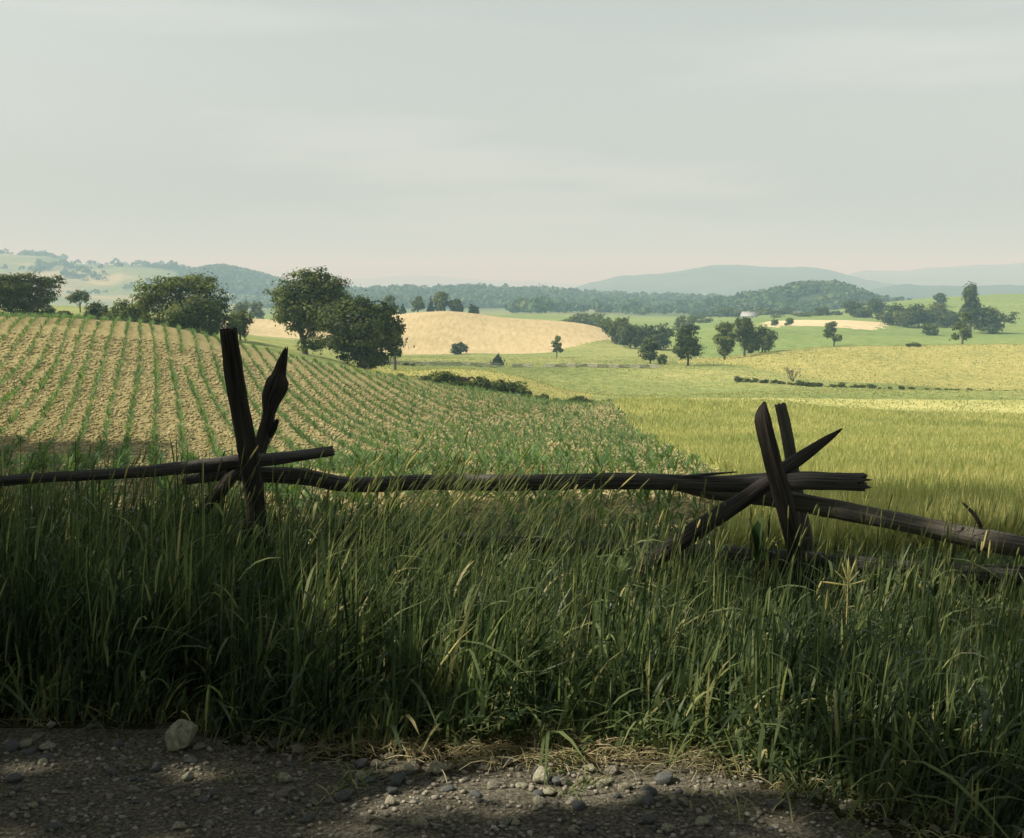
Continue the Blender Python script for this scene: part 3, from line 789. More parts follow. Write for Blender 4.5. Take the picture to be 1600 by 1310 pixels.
def house(name, label, cat, px, Y, wd, dp, wall_h, roof_h, topy, rz, wall, roof, chim=True):
    x = (px - CX) / F * Y
    zt = at(px, topy, Y).z
    z0 = zt - wall_h - roof_h
    root = empty(name, (x, Y, z0), rz); tag(root, label, cat)
    hw, hd = wd / 2, dp / 2
    # walls with gable ends as one closed prism
    v = [(-hw, -hd, -6), (hw, -hd, -6), (hw, hd, -6), (-hw, hd, -6), (-hw, -hd, wall_h), (hw, -hd, wall_h), (hw, hd, wall_h), (-hw, hd, wall_h),
         (-hw, 0, wall_h + roof_h - .12), (hw, 0, wall_h + roof_h - .12)]
    me = bpy.data.meshes.new('wall')
    me.from_pydata(v, [], [(0, 1, 5, 4), (2, 3, 7, 6), (1, 2, 6, 9, 5), (3, 0, 4, 8, 7), (0, 3, 2, 1), (4, 5, 9, 8), (6, 7, 8, 9)])
    me.materials.append(wall); o = bpy.data.objects.new('wall', me); C.objects.link(o); o.parent = root
    e = .35; t = .15
    rv, rf = [], []
    for s in (-1, 1):
        o0 = len(rv)
        ez = wall_h - e * roof_h / hd
        for xx in (-hw - e, hw + e):
            rv += [(xx, s * (hd + e), ez), (xx, s * (hd + e), ez + t), (xx, 0, wall_h + roof_h), (xx, 0, wall_h + roof_h + t)]
        rf += [tuple(i + o0 for i in q) for q in [(0, 4, 6, 2), (1, 3, 7, 5), (0, 1, 5, 4), (0, 2, 3, 1), (4, 5, 7, 6), (2, 6, 7, 3)]]
    ro = mesh_np('roof', rv, rf, roof, root)
    if chim:
        boxmesh('chimney', (-.3, -.3, wall_h + roof_h - .5), (.3, .3, wall_h + roof_h + .7), M['roof_grey'], ro)
        for cx_ in np.linspace(-hw + 1.3, hw - 1.3, 4):
            for zz in (1.0, 3.6):
                if zz + 1.4 < wall_h:
                    boxmesh('window', (cx_ - .45, -hd - .04, zz), (cx_ + .45, -hd + .05, zz + 1.4), M['glass_dark'], root)
        boxmesh('window', (hw - .05, -.5, 3.6), (hw + .04, .5, 5.0), M['glass_dark'], root)
    return root
house('farmhouse', 'small white farmhouse with grey roof among dark trees', 'house', 1169, 660, 7.6, 5.5, 5.2, 2.3, 487.5, math.radians(-28), M['white_paint'], M['roof_grey'])
house('barn', 'long grey-roofed barn behind trees above the pale grain field', 'barn', 1236, 820, 11.5, 8, 4.0, 3.0, 486.0, math.radians(-12), M['white_paint'], M['roof_grey'], False)
def mast():
    Y = 2250; x = (843 - CX) / F * Y
    root = empty('mast', (x, Y, -28)); tag(root, 'thin tall mast rising from the hazy wooded ridge near the centre', 'mast')
    zt = at(843, 444, Y).z + 28
    v, f = join([tube([(0, 0, 0), (0, 0, zt * .5), (0, 0, zt)], [1.3, 1.05, .8], 8)])
    mesh_np('shaft', v, f, M['stone_dark'], root, smooth=True)
    v, f = join([tube([(0, 0, zt), (0, 0, zt + 1.2)], [1.2, 1.2], 8)]); mesh_np('cap', v, f, M['stone_dark'], root)
mast()

# ------------------------------------------------------------------ grazing cow behind the near hedge
def skin_mesh(nodes, edges, mat, name, parent, sub=2):
    me = bpy.data.meshes.new(name); me.from_pydata([n[:3] for n in nodes], edges, []); o = bpy.data.objects.new(name, me); C.objects.link(o)
    sk = o.modifiers.new('skin', 'SKIN'); o.modifiers.new('sub', 'SUBSURF').levels = sub
    o.modifiers['sub'].render_levels = sub
    if not me.skin_vertices: me.skin_vertices.new()
    for i, n in enumerate(nodes):
        me.skin_vertices[0].data[i].radius = (n[3], n[4] if len(n) > 4 else n[3]); me.skin_vertices[0].data[i].use_root = (i == 0)
    me.materials.append(mat)
    if parent: o.parent = parent
    return o
def cow():
    Y = 114.0; x = (722 - CX) / F * Y
    root = empty('cow', (x, Y, float(H(x, Y))), 0.15); root.scale = (.8, .8, .8)
    tag(root, 'dark brown cow with a white patch on its side behind the near hedge', 'cow')
    N = [(0, 0, 1.0, .34, .30), (-.6, 0, 1.02, .31, .27), (.55, 0, 1.02, .33, .28), (.9, 0, 1.12, .22, .18), (1.15, 0, 1.22, .15, .12), (1.38, 0, 1.12, .12, .10), (1.6, 0, .98, .08, .08),
         (-.85, 0, 1.05, .18, .16), (-.95, 0, .8, .04, .04), (-.97, 0, .45, .03, .03)]
    E = [(0, 1), (0, 2), (2, 3), (3, 4), (4, 5), (5, 6), (1, 7), (7, 8), (8, 9)]
    for sx, base in ((.5, 2), (-.66, 1)):
        for sy in (-.2, .2):
            i = len(N)
            hk = -.08 if sx < 0 else .02
            N += [(sx, sy, .72, .13, .12), (sx + hk, sy, .42, .065, .065), (sx, sy, .08, .05, .05), (sx + .05, sy, .0, .06, .05)]
            E += [(base, i), (i, i + 1), (i + 1, i + 2), (i + 2, i + 3)]
    skin_mesh(N, E, M['hide'], 'body', root)
    for s in (-1, 1):
        v, f = join([tube([(1.2, s * .1, 1.3), (1.18, s * .24, 1.33), (1.17, s * .30, 1.28)], [.05, .05, .01], 6)])
        mesh_np('ear', v, f, M['hide'], root)
cow()

# ------------------------------------------------------------------ zigzag rail fence across the meadow
def far_fence():
    root = empty('rail_fence', ground(640, 570)); tag(root, 'old grey zigzag rail fence crossing the meadow in the distance', 'fence')
    base = root.location.copy()
    line = [(575, 178), (640, 192), (720, 198), (800, 203), (900, 205), (1000, 206), (1045, 207)]
    pts = []
    for (p0, y0), (p1, y1) in zip(line[:-1], line[1:]):
        a = Vector(((p0 - CX) / F * y0, y0)); b = Vector(((p1 - CX) / F * y1, y1)); m_ = max(1, round((b - a).length / 1.9))
        pts += [a.lerp(b, i / m_) for i in range(m_)]
    pts = [p + Vector((0, .55 * (1 if i % 2 else -1))) for i, p in enumerate(pts)]
    r = random.Random(3)
    for i in range(len(pts) - 1):
        if r.random() < 0.22: continue
        a, b = pts[i], pts[i + 1]
        za, zb = float(H(a.x, a.y)), float(H(b.x, b.y))
        parts = []
        for k in range(3):
            j = r.uniform(-.08, .08)
            parts.append(tube([Vector((a.x, a.y, za + .15 + .22 * k + j)) - base, Vector((b.x, b.y, zb + .15 + .22 * k - j)) - base], [.075, .075], 5))
        v, f = join(parts); mesh_np('rail_panel', v, f, M['old_rail'], root)
far_fence()

# ------------------------------------------------------------------ split rail fence in the foreground
def rail(name, pts, mat, parent, seed, twist=0.3, flat=1.0, rag=0.03, nsec=None, grooves=1.0, lin=False):
    """pts: (px, py, Y, width px); an irregular split timber with grooves, as one closed mesh"""
    r = random.Random(seed)
    P = [at(p[0], p[1], p[2]) for p in pts]; R = [p[3] * p[2] / F / 2 for p in pts]
    cum = [0]
    for i in range(1, len(P)): cum.append(cum[-1] + (P[i] - P[i - 1]).length)
    Ltot = cum[-1]; n = nsec or max(16, int(Ltot / 0.035)); K = 20
    cumn = np.array(cum)
    ts = np.linspace(0, Ltot, n)
    PX = np.stack([catmull(cumn, np.array([q[k] for q in P]), ts) for k in range(3)], -1) if len(P) > 2 and not lin else np.stack([np.interp(ts, cumn, [q[k] for q in P]) for k in range(3)], -1)
    RR = np.interp(ts, cumn, R)
    # split section profile: wedge-like with flat faces
    prof = []
    corners = r.choice([3, 4, 4, 5]); ph = r.uniform(0, 6.28)
    for k in range(K):
        th = 2 * math.pi * k / K
        c = math.cos(math.pi / corners) / math.cos(((th - ph) % (2 * math.pi / corners)) - math.pi / corners)
        g = (r.uniform(-.13, .05) if k % 2 else 0.02) * grooves
        prof.append(0.45 * c + 0.62 + g)
    prof = np.array(prof); prof /= prof.mean()
    V_, UV = [], []
    for i in range(n):
        p = Vector(PX[i]); d = Vector(PX[min(i + 1, n - 1)] - PX[max(i - 1, 0)]).normalized()
        a = d.cross(Vector((0, 1, 0))); a.normalize(); b = d.cross(a)
        s = ts[i]
        tw = twist * s / Ltot
        for k in range(K):
            th = 2 * math.pi * k / K
            kk = (k + tw * K / 6.28) % K; k0 = int(kk) % K; fr = kk - int(kk)
            pr = prof[k0] * (1 - fr) + prof[(k0 + 1) % K] * fr
            nz = noise.noise(Vector((s * 1.7 + seed, k * .31, seed * 3.1))) * .20 + noise.noise(Vector((s * 9 + seed, k * 1.7, 7.7))) * .09
            rr = RR[i] * (pr + nz)
            off = d * 0
            if i in (0, n - 1): off = d * (noise.noise(Vector((k * .9, seed, i))) * rag * 2)
            V_.append(p + a * math.cos(th) * rr + b * math.sin(th) * rr * flat + off)
            UV.append((k / K if k <= K / 2 else (K - k) / K, s + seed * 3.7))
    Fq = [(i * K + k, i * K + (k + 1) % K, (i + 1) * K + (k + 1) % K, (i + 1) * K + k) for i in range(n - 1) for k in range(K)]
    # ragged closed ends: two shrinking rings
    for end, i0 in ((0, 0), (1, (n - 1) * K)):
        c = sum((Vector(V_[i0 + k]) for k in range(K)), Vector()) / K
        o = len(V_)
        for k in range(K):
            V_.append(c.lerp(Vector(V_[i0 + k]), .55) + Vector((r.uniform(-1, 1), r.uniform(-1, 1), r.uniform(-1, 1))) * .006); UV.append((k / K, ts[0] + .3))
        o2 = len(V_)
        for k in range(K):
            V_.append(c.lerp(Vector(V_[i0 + k]), .04)); UV.append((k / K, ts[0] + .35))
        for k in range(K):
            k2 = (k + 1) % K
            q = (i0 + k, i0 + k2, o + k2, o + k); q2 = (o + k, o + k2, o2 + k2, o2 + k)
            if end == 0: q = q[::-1]; q2 = q2[::-1]
            Fq += [q, q2]
    base = parent.matrix_world.translation if False else parent.location
    V_ = [v - base for v in map(Vector, V_)]
    return mesh_np(name, np.array([tuple(v) for v in V_]), np.array(Fq), mat, parent, uv=np.array(UV), smooth=False)

fr = empty('split_rail_fence', (0, 7.5, float(H(0, 7.5))))
tag(fr, 'weathered split rail fence with crossed stakes behind the tall roadside grass', 'fence')
def part(label, *a, **k):
    o = rail(*a, **k)
    if label: o['label'] = label
    return o
W, WD_, WG_ = M['wood'], M['wood_dark'], M['wood_grey']
# left crossing
part('tall square dark stake', 'stake', [(357, 514, 7.22, 27), (372, 620, 7.22, 30), (386, 700, 7.22, 33), (397, 770, 7.22, 32), (404, 860, 7.2, 30)], WD_, fr, 1, twist=.1, rag=.008)
part('knotty broken stake with a pointed top', 'stake', [(447, 546, 7.85, 7), (441, 565, 7.83, 16), (436, 585, 7.82, 20), (433, 598, 7.8, 36), (424, 622, 7.78, 32), (420, 645, 7.75, 19), (412, 680, 7.7, 22), (402, 708, 7.62, 24), (370, 735, 7.45, 22), (342, 768, 7.3, 22), (312, 802, 7.2, 16)], WD_, fr, 2, twist=.6)
part(None, 'branch_stub', [(420, 682, 7.7, 12), (428, 668, 7.68, 11), (433, 657, 7.66, 6)], WD_, fr, 3, nsec=12)
part('sawn-off upper rail', 'rail', [(-260, 772, 6.45, 22), (-60, 757, 6.75, 20), (60, 747, 6.95, 15), (180, 741, 7.12, 16), (290, 731, 7.3, 20), (370, 722, 7.45, 22), (440, 716, 7.52, 19), (520, 705, 7.62, 16)], W, fr, 4)
part(None, 'rail', [(288, 752, 7.36, 12), (320, 746, 7.39, 18), (388, 741, 7.46, 18)], W, fr, 5)
part('long bowed top rail', 'rail', [(345, 738, 7.66, 22), (420, 741, 7.64, 25), (470, 744, 7.62, 26), (530, 755, 7.6, 23), (650, 753, 7.58, 24), (800, 753, 7.56, 24), (950, 752, 7.54, 24), (1060, 754, 7.52, 26), (1160, 756, 7.5, 28), (1260, 751, 7.46, 29), (1350, 752, 7.42, 28)], W, fr, 6, rag=.05, twist=.5)
part(None, 'splinter', [(1040, 748, 7.50, 4), (1100, 742, 7.47, 5), (1148, 738, 7.45, 2)], W, fr, 16, nsec=14)
# right crossing
part('dark stake with a bevelled pointed top', 'stake', [(1195, 629, 7.16, 5), (1192, 641, 7.16, 18), (1192, 655, 7.16, 27), (1209, 725, 7.16, 29), (1227, 790, 7.16, 29), (1241, 850, 7.16, 26), (1257, 920, 7.16, 24)], WD_, fr, 7, twist=.02, lin=True, rag=.004)
part('light grey stake at the back', 'stake', [(1219, 632, 7.82, 18), (1230, 680, 7.82, 19), (1243, 760, 7.82, 21), (1258, 840, 7.82, 22), (1270, 930, 7.82, 22)], WG_, fr, 8, twist=.1, rag=.01)
part('slanting stake tapering to a point', 'stake', [(1312, 673, 7.72, 4), (1296, 684, 7.70, 11), (1262, 708, 7.62, 18), (1225, 733, 7.50, 22), (1180, 768, 7.34, 27), (1110, 815, 7.18, 28), (1040, 862, 7.0, 28), (985, 902, 6.9, 26)], WD_, fr, 9, twist=.2)
part('deeply grooved rail sloping down to the right', 'rail', [(1030, 752, 7.74, 16), (1110, 768, 7.68, 24), (1200, 778, 7.60, 27), (1300, 795, 7.48, 29), (1400, 815, 7.32, 30), (1524, 840, 7.12, 31), (1750, 880, 6.8, 32)], WG_, fr, 10, twist=.1, grooves=2.0)
part(None, 'rail', [(520, 842, 7.72, 24), (700, 846, 7.68, 24), (900, 854, 7.62, 24), (1070, 862, 7.58, 22), (1160, 868, 7.55, 24), (1290, 876, 7.48, 24)], W, fr, 11)
part(None, 'rail', [(1120, 885, 7.7, 26), (1240, 880, 7.66, 28), (1330, 882, 7.5, 28), (1430, 890, 7.34, 28), (1560, 898, 7.1, 30), (1750, 905, 6.8, 30)], W, fr, 12)
part(None, 'twig', [(1506, 788, 7.14, 3), (1514, 795, 7.13, 5), (1524, 806, 7.12, 6), (1532, 822, 7.11, 6), (1537, 842, 7.1, 6)], WD_, fr, 13, nsec=18, lin=True)

# ------------------------------------------------------------------ corn
def ribbon(base, dirv, length, width, droop, segs, r, side=None):
    """arching leaves, vectorised: base (n,3), dirv (n,2) horizontal unit, -> verts (n*(segs+1)*2,3)"""
    n = len(base)
    t = np.linspace(0, 1, segs + 1)[None, :]
    L_, D, Wd = length[:, None], droop[:, None], width[:, None]
    hor = L_ * (t * D + (t ** 2) * D * 0.6)
    ver = L_ * (t * (1.0 - 0.25 * D) - (t ** 2.2) * D * 0.95)
    c = np.stack([base[:, None, 0] + dirv[:, None, 0] * hor, base[:, None, 1] + dirv[:, None, 1] * hor, base[:, None, 2] + ver], -1)
    sdv = side if side is not None else np.stack([-dirv[:, 1], dirv[:, 0], np.zeros(n)], -1)
    wt = Wd * np.sin(np.clip(t * 0.93 + 0.07, 0, 1) * math.pi * 0.97 + 0.05) ** 0.7
    wt = np.where(t > 0.98, Wd * 0.06, wt)
    l = c - sdv[:, None, :] * wt[..., None] / 2; rr = c + sdv[:, None, :] * wt[..., None] / 2
    v = np.stack([l, rr], 2).reshape(-1, 3)
    m = (segs + 1) * 2
    f0 = np.array([(2*i, 2*i + 1, 2*i + 3, 2*i + 2) for i in range(segs)])
    f = (np.arange(n) * m)[:, None, None] + f0[None]
    return v, f.reshape(-1, 4), m

def corn_leaves(x, y, z, s, r, nl=7, segs=3):
    n = len(x)
    X = np.repeat(x, nl); Yv = np.repeat(y, nl); Zv = np.repeat(z, nl); SC = np.repeat(s, nl)
    k = np.tile(np.arange(nl), n)
    th = np.repeat(r.uniform(0, 6.28, n), nl) + k * math.pi + r.normal(scale=.5, size=n * nl)
    d = np.stack([np.cos(th), np.sin(th)], -1)
    b = np.stack([X, Yv, Zv + SC * .04 * k], -1)
    ln = SC * r.uniform(.75, 1.1, n * nl); wd = SC * r.uniform(.085, .13, n * nl)
    dr = r.uniform(.25, .75, n * nl)
    v, f, m = ribbon(b, d, ln, wd, dr, segs, r)
    rn = np.clip(r.uniform(0, .7, n)[:, None].repeat(nl, 1).ravel() + r.uniform(-.1, .3, n * nl), 0, 1)
    return v, f, np.repeat(rn, m)

def corn():
    r = np.random.default_rng(11)
    xs, ys = [], []
    for k in range(-90, 60):
        u = k * 0.98
        yy = np.arange(11, 106, 0.30)
        yy = yy + r.normal(scale=.05, size=len(yy))
        xx = (u * 1.044) - 0.30 * yy + r.normal(scale=.045, size=len(yy)) + 0.12 * np.sin(yy / 9 + k)
        keep = (zone(xx, yy) == 2) & (np.abs(xx / yy) < .56) & (r.uniform(size=len(yy)) < .88)
        keep &= ~((vnoise(xx / 1.6, yy / 1.6, 31) > .72))
        xs.append(xx[keep]); ys.append(yy[keep])
    x = np.concatenate(xs); y = np.concatenate(ys)
    s = 0.48 * r.uniform(.5, 1.3, len(x)) * (1 + .15 * vnoise(x / 6, y / 6, 8)) * np.interp(x / y, [-.2, 0, .12, .2], [1, .98, .85, .6])
    vis = np.abs(x / y) < .42
    # the ones that show largest, in front of the camera beyond the rails, are single plants
    py_ = 655 + F * np.tan(np.arctan((CZ - H(x, y)) / y) - PITCH)
    cand = np.nonzero(vis & (py_ < 742) & (x / y < .16))[0]
    order = cand[np.argsort(y[cand])][:290]
    rest = np.ones(len(x), bool); rest[order] = False
    src = []
    for i in range(5):
        v, f, rn = corn_leaves(np.zeros(1), np.zeros(1), np.zeros(1), np.array([.36]), r, 10, 3)
        src.append((v, f, rn))
    first = [None] * 5
    for j, i in enumerate(order):
        k = j % 5
        if first[k] is None:
            o = mesh_np('corn_plant', src[k][0], src[k][1], M['corn'], rnd=src[k][2]); first[k] = o
        else:
            o = first[k].copy(); C.objects.link(o)
        o.location = (x[i], y[i], float(H(x[i], y[i]))); o.rotation_euler = (0, 0, random.uniform(0, 6.28))
        sc_ = s[i] / .36; o.scale = (sc_, sc_, sc_)
        tag(o, 'young green corn plant in the nearest rows beyond the fence', 'corn plant', 'young corn plants in the nearest rows')
    xr, yr_, sr = x[rest], y[rest], s[rest]
    v, f, rn = corn_leaves(xr, yr_, H(xr, yr_), sr, r, 7, 2)
    o = mesh_np('corn_rows', v, f, M['corn'], rnd=rn)
    tag(o, 'rows of young green corn curving over the tan field', 'corn', kind='stuff')
    # weeds and ungathered greens between the rows, thicker on the right
    n = 9000
    yy = 12 + 90 * r.uniform(size=n) ** .8; aa = r.uniform(-.45, .25, n); xx = aa * yy
    keep = (zone(xx, yy) == 2) & (r.uniform(size=n) < np.clip(.04 + (aa + .2) * .8 + .45 * vnoise(xx / 4, yy / 4, 9), 0, .9))
    xx, yy = xx[keep], yy[keep]
    v, f, rn = corn_leaves(xx, yy, H(xx, yy), .20 * r.uniform(.5, 1.2, len(xx)), r, 5, 2)
    o = mesh_np('field_weeds', v, f, M['corn'], rnd=rn * .8)
    tag(o, 'low green weeds scattered between the corn rows', 'weeds', kind='stuff')
    # clods
    n = 55000
    yy = 10 + 75 * r.uniform(size=n) ** 1.1; xx = r.uniform(-.5, .3, n) * yy
    k = zone(xx, yy) == 2; xx, yy = xx[k], yy[k]; n = len(xx)
    s = r.uniform(.02, .075, n) * (0.7 + yy / 70)
    oc = np.array([(1, 0, 0), (0, 1, 0), (-1, 0, 0), (0, -1, 0), (0, 0, .8), (0, 0, -.6)], float)
    vv = oc[None] * s[:, None, None] * r.uniform(.6, 1.3, (n, 6, 1)) * np.array([1.3, 1, 1])
    th = r.uniform(0, 6.28, n); ct, st = np.cos(th)[:, None], np.sin(th)[:, None]
    vx = vv[..., 0] * ct - vv[..., 1] * st; vy = vv[..., 0] * st + vv[..., 1] * ct
    vv = np.stack([vx + xx[:, None], vy + yy[:, None], vv[..., 2] + (H(xx, yy) + s * .2)[:, None]], -1).reshape(-1, 3)
    f0 = np.array([(0, 1, 4), (1, 2, 4), (2, 3, 4), (3, 0, 4), (1, 0, 5), (2, 1, 5), (3, 2, 5), (0, 3, 5)])
    f = ((np.arange(n) * 6)[:, None, None] + f0[None]).reshape(-1, 3)
    o = mesh_np('soil_clods', vv, f, M['clod'])
    tag(o, 'dry tan clods of earth strewn over the corn field', 'soil', kind='stuff')
corn()

# ------------------------------------------------------------------ wheat, meadow tufts
def blade_field(name, label, mat, x, y, h, wd, lean, r, segs=2, cat='grass', rbias=0.0):
    n = len(x)
    th = r.uniform(0, 6.28, n)
    d = np.stack([np.cos(th) + .5, np.sin(th) * .6], -1); d /= np.linalg.norm(d, axis=1, keepdims=True)
    th2 = r.uniform(-.9, .9, n)
    side = np.stack([np.cos(th2), np.sin(th2), np.zeros(n)], -1)
    v, f, m = ribbon(np.stack([x, y, H(x, y) - .02], -1), d, h, wd, lean, segs, r, side)
    rn = np.clip(r.normal(.5 + rbias, .22, n) + .2 * vnoise(x / 3, y / 5, 17), 0, 1)
    o = mesh_np(name, v, f, M[mat], rnd=np.repeat(rn, m))
    tag(o, label, cat, kind='stuff')
    return o

def wheat():
    r = np.random.default_rng(12)
    n = 125000
    y = 9.8 + 88 * r.uniform(size=n) ** 1.5; a = r.uniform(.02, .56, n); x = a * y
    k = zone(x, y) == 3
    x, y = x[k], y[k]
    hgt = (.50 + .10 * vnoise(x / 5, y / 6, 3)) * r.uniform(.75, 1.15, len(x))
    blade_field('standing_wheat', 'yellow-green standing wheat right of the corn field', 'wheat_blade', x, y, hgt, .012 + y * .00075, r.uniform(.05, .35, len(x)), r, 2, 'wheat')
    n = 42000
    y = 99 + 190 * r.uniform(size=n) ** 1.2; a = r.uniform(-.14, .5, n); x = a * y
    zz = zone(x, y)
    k = ((zz == 4) | (zz == 5) | (zz == 6) | (zz == 3)); x, y, zz = x[k], y[k], zz[k]
    hgt = np.where(zz == 4, .16, .2) * r.uniform(.5, 1.4, len(x))
    blade_field('meadow_tufts', 'tufts of yellow-green grass all over the rolling meadow', 'meadow_tuft', x, y, hgt, y * .0010, r.uniform(.1, .6, len(x)), r, 2, rbias=.1)
wheat()

# ------------------------------------------------------------------ tall verge grass
def lit_height(x):      # height of the sward across the verge
    return np.interp(x, [-4, -2.2, -1, 0, 1, 2, 4], [1.12, 1.10, .92, .76, .68, .60, .57])

def verge():
    r = np.random.default_rng(13)
    front = lambda x: np.interp(x, [-6, -1.6, -1.0, .6, 1.0, 1.6, 6], [5.42, 5.38, 5.05, 4.98, 4.78, 4.2, 4.1])
    # tussocks: many blades each
    nt_ = 2600
    tx = r.uniform(-4.2, 4.4, nt_); ty = front(tx) + 3.6 * r.uniform(size=nt_) ** 1.25
    per = 21
    x = np.repeat(tx, per) + r.normal(scale=.055, size=nt_ * per); y = np.repeat(ty, per) + r.normal(scale=.055, size=nt_ * per)
    hk = np.repeat(lit_height(tx) * r.uniform(.60, 1.16, nt_), per) * r.uniform(.35, 1.0, nt_ * per) * (1 + .12 * vnoise(x / .5, y / .5, 41))
    fade = np.clip((y - front(x) + .12) / .45, .32, 1)       # shorter at the road edge
    hk *= fade
    n = len(x)
    ln = r.uniform(-.5, 1, n)
    th = np.repeat(r.normal(0.1, .9, nt_), per) + r.normal(0, .6, n)          # most blades bend towards +x, as in the wind
    d = np.stack([np.cos(th), np.sin(th)], -1)
    th2 = r.uniform(-1.2, 1.2, n)
    side = np.stack([np.cos(th2), np.sin(th2), np.zeros(n)], -1)
    dr = np.clip(np.repeat(r.uniform(.08, .38, nt_), per) + r.normal(0, .12, n), .02, 1.0)
    wd = r.uniform(.005, .017, n)
    zb = H(x, y) - .01
    # four in ten are leaf blades springing from a culm part way up
    up = r.uniform(size=n) < .24
    z_up = hk * r.uniform(.15, .75, n)
    x = np.where(up, x + z_up * .12, x); zb = np.where(up, zb + z_up, zb)
    hk = np.where(up, r.uniform(.12, .32, n), hk); dr = np.where(up, np.clip(r.normal(.55, .28, n), .1, 1.4), dr)
    th_u = r.uniform(-3.14, 3.14, n); d = np.where(up[:, None], np.stack([np.cos(th_u), np.sin(th_u)], -1), d)
    side = np.where(up[:, None], np.stack([-d[:, 1], d[:, 0], np.full(n, .2)], -1), side)
    wd = np.where(up, r.uniform(.009, .020, n), wd)
    v, f, m = ribbon(np.stack([x, y, zb], -1), d, hk, wd, dr, 4, r, side)
    tb = np.repeat(r.uniform(0, .55, nt_), per)
    rn = np.clip(tb + r.normal(.12, .15, n) + np.where(r.uniform(size=n) < .035, .55, 0), 0, 1)
    # dead straw at the base of the tussocks
    t_ = np.tile(np.repeat(np.linspace(0, 1, 5), 2), n)
    rnv = np.clip(np.repeat(rn, m) + np.where(t_ < .2, .22, 0), 0, 1)
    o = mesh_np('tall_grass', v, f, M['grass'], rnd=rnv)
    tag(o, 'tall dark roadside grass in tree shade between road and fence', 'grass', kind='stuff')
    # seed-head stalks (timothy, rye)
    ns = 820
    sx = r.uniform(-3.8, 4.0, ns); sy = front(sx) + .25 + 3.0 * r.uniform(size=ns)
    extra = 150
    sx = np.concatenate([sx, r.normal(-.75, .42, extra)]); sy = np.concatenate([sy, r.uniform(5.6, 6.9, extra)])
    tall = np.concatenate([r.uniform(.92, 1.22, ns), r.uniform(1.15, 1.42, extra)]) * np.minimum(lit_height(sx), .84)
    lean = np.concatenate([r.normal(.12, .10, ns), r.normal(.34, .14, extra)]) + np.interp(sx, [-3, 0, 1], [.16, .1, .0])
    parts_v, parts_f, parts_r, hv, hf, hr = [], [], [], [], [], []
    o1 = o2 = 0
    K = 3
    for i in range(len(sx)):
        z0 = float(H(sx[i], sy[i])); h = tall[i]; ly = r.normal(0, .08)
        P = [Vector((sx[i] + lean[i] * h * (t ** 1.6), sy[i] + ly * h * t, z0 + h * t * (1 - .1 * lean[i] * t))) for t in (0, .35, .7, 1.0)]
        v_, f_ = tube(P, [.0022, .002, .0017, .0013], K)
        parts_v += [tuple(q) for q in v_]; parts_f += [tuple(a + o1 for a in q) for q in f_]; parts_r += [r.uniform(.45, .85)] * len(v_) ; o1 += len(v_)
        dd = (P[3] - P[2]).normalized(); hl = r.uniform(.04, .11); rad = r.uniform(.0028, .0056)
        e = P[3]
        Q_ = [e, e + dd * hl * .15, e + dd * hl * .5, e + dd * hl * .85, e + dd * hl]
        v_, f_ = tube(Q_, [.0015, rad * .9, rad, rad * .75, .001], 6)
        hv += [tuple(q) for q in v_]; hf += [tuple(a + o2 for a in q) for q in f_]
        c = r.uniform(0.2, .7) if r.uniform() > .06 else 1.0
        hr += [c] * len(v_); o2 += len(v_)
    o = mesh_np('grass_stalks', np.array(parts_v), np.array(parts_f), M['grass'], rnd=np.array(parts_r)); tag(o, 'thin grass stalks rising above the verge grass', 'grass', kind='stuff')
    o = mesh_np('grass_seed_heads', np.array(hv), np.array(hf), M['seed'], rnd=np.array(hr), smooth=True); tag(o, 'narrow pale seed heads on the tallest grass stalks', 'grass', kind='stuff')
    # sparse growth behind the fence and fringe grass
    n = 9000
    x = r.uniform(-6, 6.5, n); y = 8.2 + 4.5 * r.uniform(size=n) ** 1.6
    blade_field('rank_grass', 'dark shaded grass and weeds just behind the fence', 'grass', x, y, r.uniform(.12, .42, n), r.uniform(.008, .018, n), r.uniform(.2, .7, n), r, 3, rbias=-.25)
    # low tufts creeping out over the gravel
    nt2 = 75; cx2 = np.where(r.uniform(size=nt2) < .6, r.uniform(-.2, 3, nt2), r.uniform(-3.5, 3, nt2)); cy2 = front(cx2) - .02 - .45 * r.uniform(size=nt2) ** 2
    x = np.repeat(cx2, 16) + r.normal(scale=.035, size=nt2 * 16); y = np.repeat(cy2, 16) + r.normal(scale=.03, size=nt2 * 16)
    blade_field('edge_tufts', 'short green tufts creeping out over the gravel edge', 'grass', x, y, r.uniform(.05, .19, len(x)), r.uniform(.004, .009, len(x)), r.uniform(.3, .9, len(x)), r, 3, rbias=.1)
    # straw litter along the road edge
    n = 2600
    x = np.where(r.uniform(size=n) < .75, r.normal(.05, .5, n), r.uniform(-4, 4.4, n)); y = front(x) - .03 + r.normal(scale=.10, size=n)
    th = r.uniform(0, 6.28, n); d = np.stack([np.cos(th), np.sin(th) * .6], -1)
    ln = r.uniform(.06, .24, n)
    t = np.linspace(0, 1, 4)[None]
    cx_ = x[:, None] + d[:, :1] * ln[:, None] * t; cy_ = y[:, None] + d[:, 1:] * ln[:, None] * t + .03 * np.sin(t * 2 + x[:, None] * 9) * .4
    cz_ = H(cx_, cy_) + .008 + .03 * np.sin(t * math.pi) * r.uniform(0, 1.6, n)[:, None] + r.uniform(0, .03, n)[:, None]
    c = np.stack([cx_, cy_, cz_], -1)
    sd_ = np.stack([-d[:, 1], d[:, 0], np.full(n, .4)], -1)[:, None] * (r.uniform(.0008, .0022, n)[:, None, None])
    v = np.stack([c - sd_, c + sd_], 2).reshape(-1, 3)
    f0 = np.array([(2*i, 2*i + 1, 2*i + 3, 2*i + 2) for i in range(3)])
    f = ((np.arange(n) * 8)[:, None, None] + f0[None]).reshape(-1, 4)
